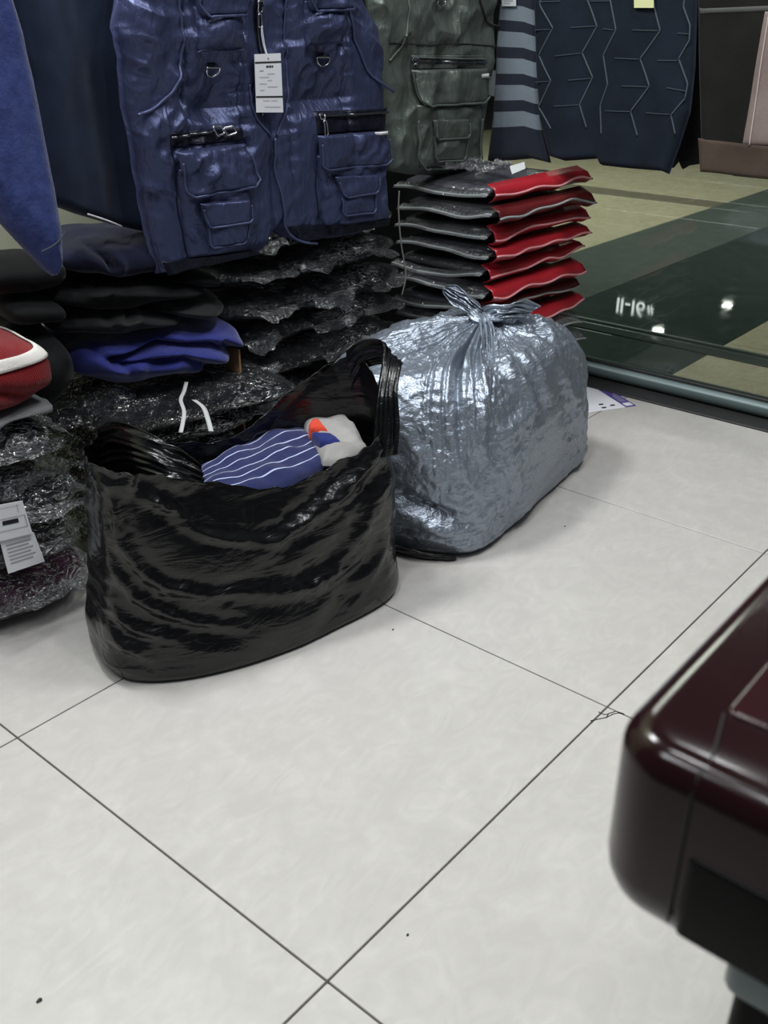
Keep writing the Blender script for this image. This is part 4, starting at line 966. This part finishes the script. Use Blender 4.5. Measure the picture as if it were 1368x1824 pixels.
for pts, w_, a_ in [([(692, 790), (620, 868), (550, 922), (470, 982)], 11, .008), ([(700, 830), (640, 960), (560, 1040)], 12, .006), ([(226, 880), (236, 845), (244, 800)], 8, .007), ([(262, 888), (300, 905), (335, 928)], 10, .008),
                    ([(185, 1000), (250, 1075), (340, 1112), (440, 1122)], 8, .005), ([(190, 950), (270, 1035), (360, 1060), (480, 1052)], 9, .005), ([(180, 1060), (230, 1120), (330, 1152)], 8, .005), ([(178, 1090), (215, 1150), (280, 1185)], 7, .004),
                    ([(702, 900), (640, 1000), (540, 1050), (430, 1065)], 13, .006), ([(704, 960), (660, 1022), (590, 1062)], 9, .004), ([(300, 930), (400, 960), (500, 962)], 9, .004), ([(200, 880), (215, 960), (250, 1010)], 9, .005)]:
    cp_ = resample(catmull(np.array(pts, float), 30), 60); dd = np.full(pxy.shape[:2], 1e9); ti = np.zeros(pxy.shape[:2])
    for q_i, q_ in enumerate(cp_):
        e_ = np.linalg.norm(pxy - q_, axis=-1); k_ = e_ < dd; dd = np.where(k_, e_, dd); ti = np.where(k_, q_i / 59., ti)
    tp = np.sin(math.pi * np.clip(ti * .86 + .07, 0, 1))
    d += fr_ * tp * a_ * (np.exp(-(dd / w_) ** 2) - .5 * np.exp(-((dd - 2.2 * w_) / (1.2 * w_)) ** 2)) * (1 + .5 * noise(P * 70))
d *= np.clip(zc / .03, 0, 1)
P[..., :2] += nrm * (d - .004)[..., None]
# crumpled lip
P[-12:, :, 2] += (np.linspace(0, 1, 12) ** 2)[:, None] * (.006 * noise(np.stack([s[0] * 30, s[0] * 0, s[0] * 0], -1)))[None]
bag = thing('plastic_bag', 'black plastic carrier bag standing open on the tiles, full of clothes', 'bag', (0, .43, 0))
bot = P[0].mean(0); n0 = NU * NV
V = np.concatenate([P.reshape(-1, 3), [[bot[0], bot[1], .003]]])
Fq = gridF(NV, NU, True)
o = mk('body', V, Fq, M['black_bag'], bag); sm = o.modifiers.new('s', 'SOLIDIFY'); sm.thickness = .0012; sm.offset = -1
Fb = [[(i + 1) % NU, i, NU] for i in range(NU)]; mk('bottom', np.concatenate([P[0], [[bot[0], bot[1], .003]]]), Fb, M['black_bag'], bag)
# handles
def strap(name, pts, widths, dirs, seed, parent, mat='black_bag', n=90, m=22, fold=.004, kf=9.):
    C = catmull(np.array(pts, float), n); Wd = catmull(np.array(dirs, float), n); Wd /= np.linalg.norm(Wd, axis=1)[:, None]; w = np.interp(np.linspace(0, 1, n), np.linspace(0, 1, len(widths)), widths)
    T = np.gradient(C, axis=0); T /= np.linalg.norm(T, axis=1)[:, None]; Nn = np.cross(T, Wd)
    q = np.linspace(-.5, .5, m); tt = np.linspace(0, 1, n)
    h = fold * (N3(np.broadcast_to(q[None] * kf, (n, m)) + seed, tt[:, None] * 2.2, seed) * 1.6 + .5 * N3(np.broadcast_to(q[None] * kf * 2.3, (n, m)), tt[:, None] * 5, seed + 3))
    V = C[:, None] + q[None, :, None] * (w[:, None] * 1)[:, :, None] * Wd[:, None] + h[..., None] * Nn[:, None]
    o = mk(name, V, gridF(n, m), M[mat], parent); s_ = o.modifiers.new('s', 'SOLIDIFY'); s_.thickness = .0015; return o
def vp(px, py, y=None, x=None): return AY(px, py, y) if y is not None else AX(px, py, x)
strap('handle', [AX(688, 815, .165), AX(690, 760, .158), AX(690, 700, .145), AX(698, 650, .125), AX(700, 630, .100), AX(672, 626, .07), AX(640, 636, .04), AX(622, 660, .02)], [.05, .045, .034, .034, .05, .045, .05, .07], [(.3, .9, 0), (.4, .9, 0), (.5, .85, 0), (.5, .8, -.1), (.3, .5, -.8), (.1, .1, -1), (.1, .1, -1), (.1, .1, -1)], 3., bag)
strap('handle', [AX(172, 800, -.12), AX(205, 786, -.08), AX(240, 795, -.02), AX(290, 815, .03), AX(330, 830, .05), AX(362, 846, .068)], [.06, .06, .065, .06, .05, .03], [(.4, -.3, -.8), (.4, -.3, -.7), (.5, -.3, -.7), (.5, -.2, -.7), (.5, -.2, -.7), (.5, -.2, -.7)], 8., bag, fold=.008, kf=8.)
# small tear on the front
P_ = np.array([(412, 1147), (430, 1140), (446, 1138), (440, 1150), (420, 1156), (412, 1147)], float)
F3 = lambda px, py: None
# ---- clothes inside the bag
def mound(name, pxs, plane_z, mat, parent, lift, seed, nu=70, nv=60, uv=True, amp=.008):
    """soft cloth patch: four pixel-side polylines mapped to a sloping plane z = a + b*(x)"""
    G = coons(*pxs, nu, nv); z = plane_z
    if callable(z): Zp = z(np.linspace(0, 1, nu)[None], np.linspace(0, 1, nv)[:, None])
    else: Zp = z
    d_ = ray(G[..., 0], G[..., 1]); t_ = (Zp - CAM[2]) / d_[..., 2]; Q = CAM + d_ * t_[..., None]
    u = np.linspace(0, 1, nu)[None]; v = np.linspace(0, 1, nv)[:, None]
    e = np.clip(np.minimum(np.minimum(u, 1 - u), np.minimum(v, 1 - v)) / .2, 0, 1); e = np.sqrt(1 - (1 - e) ** 2)
    Q[..., 2] += lift * e + amp * fbm(Q[..., 0] * 18, Q[..., 1] * 18, seed, 2) * e - .004
    B = Q.copy(); B[..., 2] = np.minimum(Q[..., 2] - .03 * e, Q[..., 2]); n = nu * nv
    o = mk(name, np.concatenate([Q.reshape(-1, 3), B.reshape(-1, 3)]), np.concatenate([gridF(nv, nu), gridF(nv, nu, off=n, flip=True)]), mat, parent, uv=np.concatenate([uvgrid(nu, nv)] * 2)); fixn(o); return o
c1 = thing('striped_shirt', 'navy shirt with thin white stripes stuffed in the black bag', 'shirt', (.03, .42, .26))
mound('cloth', ([(352, 838), (420, 800), (480, 768), (545, 752)], [(545, 752), (568, 778), (586, 802), (594, 824)], [(352, 893), (430, 885), (520, 860), (594, 824)], [(352, 838), (350, 865), (352, 893)]), .258, M['polo_stripe'], c1, .018, 3., 90, 60)
c2 = thing('printed_shirt', 'crumpled grey, red and navy shirt beside the striped shirt in the black bag', 'shirt', (.06, .56, .27))
mound('cloth', ([(540, 762), (580, 742), (610, 745), (635, 770)], [(635, 770), (648, 790), (660, 812)], [(575, 826), (610, 826), (660, 812)], [(540, 762), (555, 790), (575, 826)]), .268, M['polo_grey'], c2, .022, 6., amp=.010)
mound('red_panel', ([(549, 772), (556, 755), (570, 756)], [(570, 756), (580, 770), (586, 776)], [(552, 776), (570, 776), (586, 776)], [(549, 772), (550, 774), (552, 776)]), .280, M['polo_red'], c2, .018, 7., 24, 20, amp=.002)
mound('navy_panel', ([(553, 778), (575, 778), (590, 780)], [(590, 780), (604, 788), (612, 798)], [(570, 796), (590, 800), (612, 798)], [(553, 778), (560, 786), (570, 796)]), .280, M['polo_navy'], c2, .016, 8., 24, 20, amp=.003)

# ================================================================== SILVER BAG
fd = np.array([-.144, .99]); fl_ = np.array([-.93, -.37])     # long direction, leftward direction
Fc = np.array([.206, .825])
cen = Fc + fd * .275 + fl_ * .190
a_, b_ = .190, .280
NU, NV = 560, 300
th = np.linspace(0, 2 * math.pi, NU, endpoint=False)
ex = 3.6
sgp = lambda x, e: np.sign(x) * np.abs(x) ** (2 / e)
lvl = np.array([  # z, scale, exponent, drift toward knot
    (.004, .93, 8., 0), (.010, .985, 8., 0), (.05, 1.025, 6.5, 0), (.12, 1.06, 5., 0), (.20, 1.06, 4.2, .0), (.26, 1.02, 3.6, .02), (.302, .94, 3.2, .06), (.330, .80, 2.8, .16), (.344, .58, 2.4, .4), (.354, .36, 2.1, .7), (.362, .16, 2., .92), (.370, .065, 2., 1.), (.380, .042, 2., 1.)])
pv = catmull(lvl, NV); knot = np.array([.012, 1.085])
z = pv[:, 0][:, None]; sc = pv[:, 1][:, None]; ee = pv[:, 2][:, None]; dr = pv[:, 3][:, None]
cth, sth = np.cos(th)[None], np.sin(th)[None]
U = np.sign(cth) * np.abs(cth) ** (2 / ee) * a_ * sc; Vv = np.sign(sth) * np.abs(sth) ** (2 / ee) * b_ * sc
C_ = cen[None, None] * (1 - dr[..., None]) + knot[None, None] * dr[..., None]
XY = C_ + U[..., None] * (-fl_) + Vv[..., None] * fd
P = np.concatenate([XY, np.broadcast_to(z, U.shape)[..., None]], -1)
tn = np.roll(P, -1, 1) - np.roll(P, 1, 1); tv = np.gradient(P, axis=0); nr = np.cross(tn, tv); nr /= np.linalg.norm(nr, axis=-1)[..., None] + 1e-12
out = P - np.array([cen[0], cen[1], .18]); nr *= np.sign((nr * out).sum(-1))[..., None]
vv = np.linspace(0, 1, NV)[:, None]; tb = np.broadcast_to(th[None], U.shape)
cc, ss = np.cos(tb), np.sin(tb)
pl = noise(np.stack([cc * 4.5, ss * 4.5, vv * 1.1 + 0 * cc], -1)) + .6 * noise(np.stack([cc * 10, ss * 10, vv * 2. + 0 * cc], -1)) + .35 * noise(np.stack([cc * 22, ss * 22, vv * 2.6 + 0 * cc], -1))
wpl = sstep(.30, .72, vv) * sstep(1.0, .93, vv) 
front = np.exp(-((np.angle(np.exp(1j * (tb + .98)))) / .30) ** 2)       # pleats run far down below the knot
d = .018 * (.7 - 1.9 * np.abs(pl)) * wpl * (.40 + .6 * front) * sstep(.38, .75, vv) + .013 * front * sstep(.22, .5, vv) * (.7 - 2 * np.abs(pl)) * sstep(.9, .6, vv)
q = P * 7
d = d + (.010 * noise(q) + .006 * ridge(P[..., 0] * 14 + P[..., 2] * 6, P[..., 1] * 14, P[..., 2] * 12, 2) * .7 + .0018 * ridge(P[..., 0] * 50, P[..., 1] * 50, P[..., 2] * 50, 2)) * np.clip(P[..., 2] / .03, 0, 1) * sstep(1.0, .9, vv)
d = d + .004 * ridge(P[..., 2] * 40 + P[..., 0] * 4, P[..., 1] * 3, 5., 2) * sstep(.12, .03, P[..., 2]) * np.clip(P[..., 2] / .02, 0, 1)
pxy = proj(P); fr_ = sstep(-.25, .1, (nr * ((CAM - P) / np.linalg.norm(CAM - P, axis=-1)[..., None])).sum(-1))
for pts, w_, a_ in [([(866, 585), (862, 680), (852, 800)], 12, .014), ([(880, 585), (905, 650), (945, 718), (885, 792)], 9, .009), ([(852, 600), (834, 690), (838, 795)], 8, .010), ([(885, 572), (960, 608), (1010, 680), (1030, 750)], 9, .007),
                    ([(885, 590), (940, 640), (985, 725), (995, 800)], 8, .006), ([(882, 566), (960, 576), (1030, 640)], 9, .007), ([(845, 575), (770, 590), (700, 615)], 10, .007), ([(700, 900), (760, 930), (835, 955)], 10, .010), ([(700, 870), (760, 900), (830, 925)], 9, -.012), ([(720, 940), (780, 955), (840, 975)], 7, .005)]:
    cp_ = resample(catmull(np.array(pts, float), 30), 50); dd = np.full(pxy.shape[:2], 1e9); ti = np.zeros(pxy.shape[:2])
    for q_i, q_ in enumerate(cp_):
        e_ = np.linalg.norm(pxy - q_, axis=-1); k_ = e_ < dd; dd = np.where(k_, e_, dd); ti = np.where(k_, q_i / 49., ti)
    d = d + fr_ * np.sin(math.pi * np.clip(ti * .86 + .07, 0, 1)) * a_ * (np.exp(-(dd / w_) ** 2) - .5 * np.exp(-((dd - 2.2 * w_) / (1.2 * w_)) ** 2)) * (1 + .4 * noise(P * 60))
P = P + nr * d[..., None]; P[..., 2] = np.maximum(P[..., 2], .003)
sb = thing('plastic_bag', 'large silver plastic bag tied with a knot, behind the black bag', 'bag', (cen[0], cen[1], 0))
mk('body', P, gridF(NV, NU, True), M['silver'], sb)
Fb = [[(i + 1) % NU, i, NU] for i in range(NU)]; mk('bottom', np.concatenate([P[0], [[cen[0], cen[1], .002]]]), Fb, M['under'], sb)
KZ = .378
# knot: twisted lump
u_ = np.linspace(0, 2 * math.pi, 70, endpoint=False); w_ = np.linspace(0, 2 * math.pi, 30, endpoint=False)
Uu, Ww = np.meshgrid(u_, w_, indexing='ij'); rr = .011 * (1 + .45 * noise(np.stack([np.cos(Ww) * 3, np.sin(Ww) * 3, Uu * .4], -1)))
R0 = .015
V = np.stack([knot[0] + (R0 + rr * np.cos(Ww)) * np.cos(Uu) * 1.1, knot[1] + (R0 + rr * np.cos(Ww)) * np.sin(Uu) * 1.3, KZ - .006 + rr * np.sin(Ww) + .006 * np.sin(2 * Uu)], -1)
a = np.arange(70 * 30).reshape(70, 30); a = np.concatenate([a, a[:1]], 0); a = np.concatenate([a, a[:, :1]], 1)
mk('knot', V, np.stack([a[:-1, :-1], a[:-1, 1:], a[1:, 1:], a[1:, :-1]], -1).reshape(-1, 4), M['silver'], sb)
k3 = np.array([knot[0], knot[1], KZ])
strap('knot_ear', [k3 + (-.002, 0, 0), AY(842, 546, 1.085), AY(820, 531, 1.085), AY(802, 519, 1.085), AY(792, 514, 1.085)], [.012, .026, .034, .030, .010], [(.3, .3, .9), (.35, .2, .9), (.4, .1, .9), (.4, .1, .9), (.4, .1, .9)], 5., sb, 'silver', 60, 30, .010, 9.)
strap('knot_ear', [k3 + (.004, .002, 0), AY(890, 558, 1.09), AY(915, 552, 1.12), AY(945, 556, 1.16)], [.014, .05, .07, .05], [(.2, .6, .7), (.2, .7, .5), (.2, .7, .4), (.2, .8, .3)], 15., sb, 'silver', 60, 36, .012, 10.)
strap('knot_ear', [k3 + (.0, -.004, 0), AY(868, 590, 1.045), AY(868, 640, .985), AY(860, 700, .915)], [.016, .030, .034, .02], [(.7, .6, .1), (.7, .6, .1), (.7, .6, .1), (.7, .6, .1)], 25., sb, 'silver', 60, 30, .010, 7.)

strap('dark_base_strip', [AZ(690, 975, .012), AZ(735, 985, .012), AZ(775, 991, .010), AZ(812, 992, .008)], [.03, .032, .022, .006], [(.3, -.5, .8)] * 4, 35., sb, 'under', 60, 20, .004, 6.)  # darker plastic strip along the lower front edge of the silver bag
# ================================================================== FLYER
f0 = AZ(1133, 723, .0012); f1 = AZ(1075, 687, .0012); e1 = (f1 - f0); e1 /= np.linalg.norm(e1); e2 = np.array([-e1[1], e1[0], 0])
if e2[0] > 0 and False: pass
g0 = AZ(1060, 741, .0012) - f0
if (e2 @ g0) < 0: e2 = -e2
fy = thing('flyer', 'white paper flyer with purple band on the floor beside the silver bag', 'paper', f0)
def fl(u, v, z=.0): return f0 + e1 * u + e2 * v + np.array([0, 0, z])
def quad(name, u0, v0, u1, v1, z, m):
    P = [fl(u0, v0, z), fl(u1, v0, z), fl(u1, v1, z), fl(u0, v1, z)]; B = [p - np.array([0, 0, .0007]) for p in P]
    o = mk(name, P + B, [[0, 1, 2, 3], [7, 6, 5, 4]] + [[i, i + 4, (i + 1) % 4 + 4, (i + 1) % 4] for i in range(4)], m, fy, smooth=False); fixn(o); return o
quad('sheet', 0, 0, .21, .145, 0, M['paper']); quad('purple_band', .0, .0, .21, .030, .0008, M['purple']); quad('print', .006, .005, .026, .026, .0015, M['paper'])
for k in range(3): quad('print', .035, .008 + .006 * k, .10 - .01 * k, .010 + .006 * k, .0015, M['ink_grey'])
for u0, v0 in ((.02, .050), (.035, .075), (.012, .080)): quad('print', u0, v0, u0 + .006, v0 + .012, .0015, M['ink'])

# ================================================================== LACQUERED TABLE (out of focus, front right)
ZT = .64
tb_ = thing('lacquered_table', 'dark red lacquered table with rounded corner, blurred at right', 'table', (1.3, .1, 0))
def rslab(name, x0, x1, y0, y1, z0, z1, r, bev, mat, parent, seg=10, bseg=6, bot=None):
    bot = bot or bev
    def ring(off, z):
        pts = []
        for (cx_, cy_, a0) in ((x1, y1, 0), (x0, y1, 90), (x0, y0, 180), (x1, y0, 270)):
            sx, sy = (1 if cx_ == x1 else -1), (1 if cy_ == y1 else -1)
            for k in range(seg + 1):
                a = math.radians(a0 + 90 * k / seg); pts.append((cx_ - sx * r + (r - off) * math.cos(a), cy_ - sy * r + (r - off) * math.sin(a), z))
        return pts
    rings = []
    for k in range(bseg + 1):
        t = math.pi / 2 * k / bseg; rings.append(ring(bot * (1 - math.sin(t)), z0 + bot * (1 - math.cos(t))))
    for k in range(bseg + 1):
        t = math.pi / 2 * k / bseg; rings.append(ring(bev * (1 - math.cos(t)), z1 - bev * (1 - math.sin(t))))
    V = np.array(rings); n = V.shape[1]; Fs = gridF(len(rings), n, True).tolist() + [list(range(n - 1, -1, -1)), [(len(rings) - 1) * n + i for i in range(n)]]
    o = mk(name, V, Fs, mat, parent); fixn(o); return o
x0, y0 = .952, -.178
jc = AZ(1290, 1272, ZT); jx = float(AY(1252, 1345, y0 + .004)[0])
rslab('frame', x0, 1.75, y0, .62, .532, ZT, .028, .014, M['lacquer'], tb_, bot=.034)
rslab('top_panel', float(jc[0]), 1.70, float(jc[1]), .57, ZT - .004, ZT + .002, .005, .002, M['lacquer_panel'], tb_)
rslab('front_panel', jx + .003, 1.70, y0 - .0015, y0 + .02, .5515, .598, .004, .002, M['lacquer_dark'], tb_)
for nm, P in (('joint_groove', [(jx, y0 - .0005, .556), (jx, y0 - .0005, ZT - .014), (jx, y0 + .004, ZT - .004), (jx + .001, y0 + .014, ZT + .0002), (jc[0], jc[1], ZT + .0002)]),):
    V, F = tube(resample(np.array(P), 40), .0007); mk(nm, V, F, M['groove'], tb_)
V, F = tube(resample(np.array([(jx + .002, y0 + .009, ZT - .0015), (1.70, y0 + .009, ZT - .0015)]), 10), .0008); mk('edge_bead', V, F, M['lacquer'], tb_)
lgx = float(AY(1280, 1752, -.15)[0]) + .045
for (lx, ly) in ((lgx, -.105), (1.66, -.105), (lgx, .53), (1.66, .53)):
    rslab('leg', lx - .04, lx + .04, ly - .04, ly + .04, 0, .54, .008, .003, M['lacquer_dark'], tb_, 3, 2)
    rslab('foot_collar', lx - .045, lx + .045, ly - .045, ly + .045, .50, .534, .008, .003, M['rail'], tb_, 3, 2)

# ================================================================== small specks on the floor
for k, (px, py, r, lab) in enumerate([(70, 1783, .0022, 'black speck on the tile near the lower left corner'), (726, 1666, .0012, 'tiny dark speck on the tile below the picture centre'), (1006, 1000 - 62, .0012, 'tiny dark speck on the tile right of the silver bag'), (700, 1122, .0012, 'tiny dark speck beside the black bag lower right')]):
    c = AZ(px, py, .0)
    th8 = np.linspace(0, 2 * math.pi, 10, endpoint=False); rg = np.stack([c[0] + r * np.cos(th8) * (1 + .3 * np.sin(3 * th8)), c[1] + r * 1.5 * np.sin(th8), np.full(10, .0003)], -1)
    V = np.concatenate([rg, rg * [1, 1, 0] + [0, 0, .0012] , [[c[0], c[1], .0018]]]); F = gridF(2, 10, True).tolist() + [[10 + i, 10 + (i + 1) % 10, 20] for i in range(10)]
    tag(mk('crumb', V, F, M['ink']), lab, 'dirt')
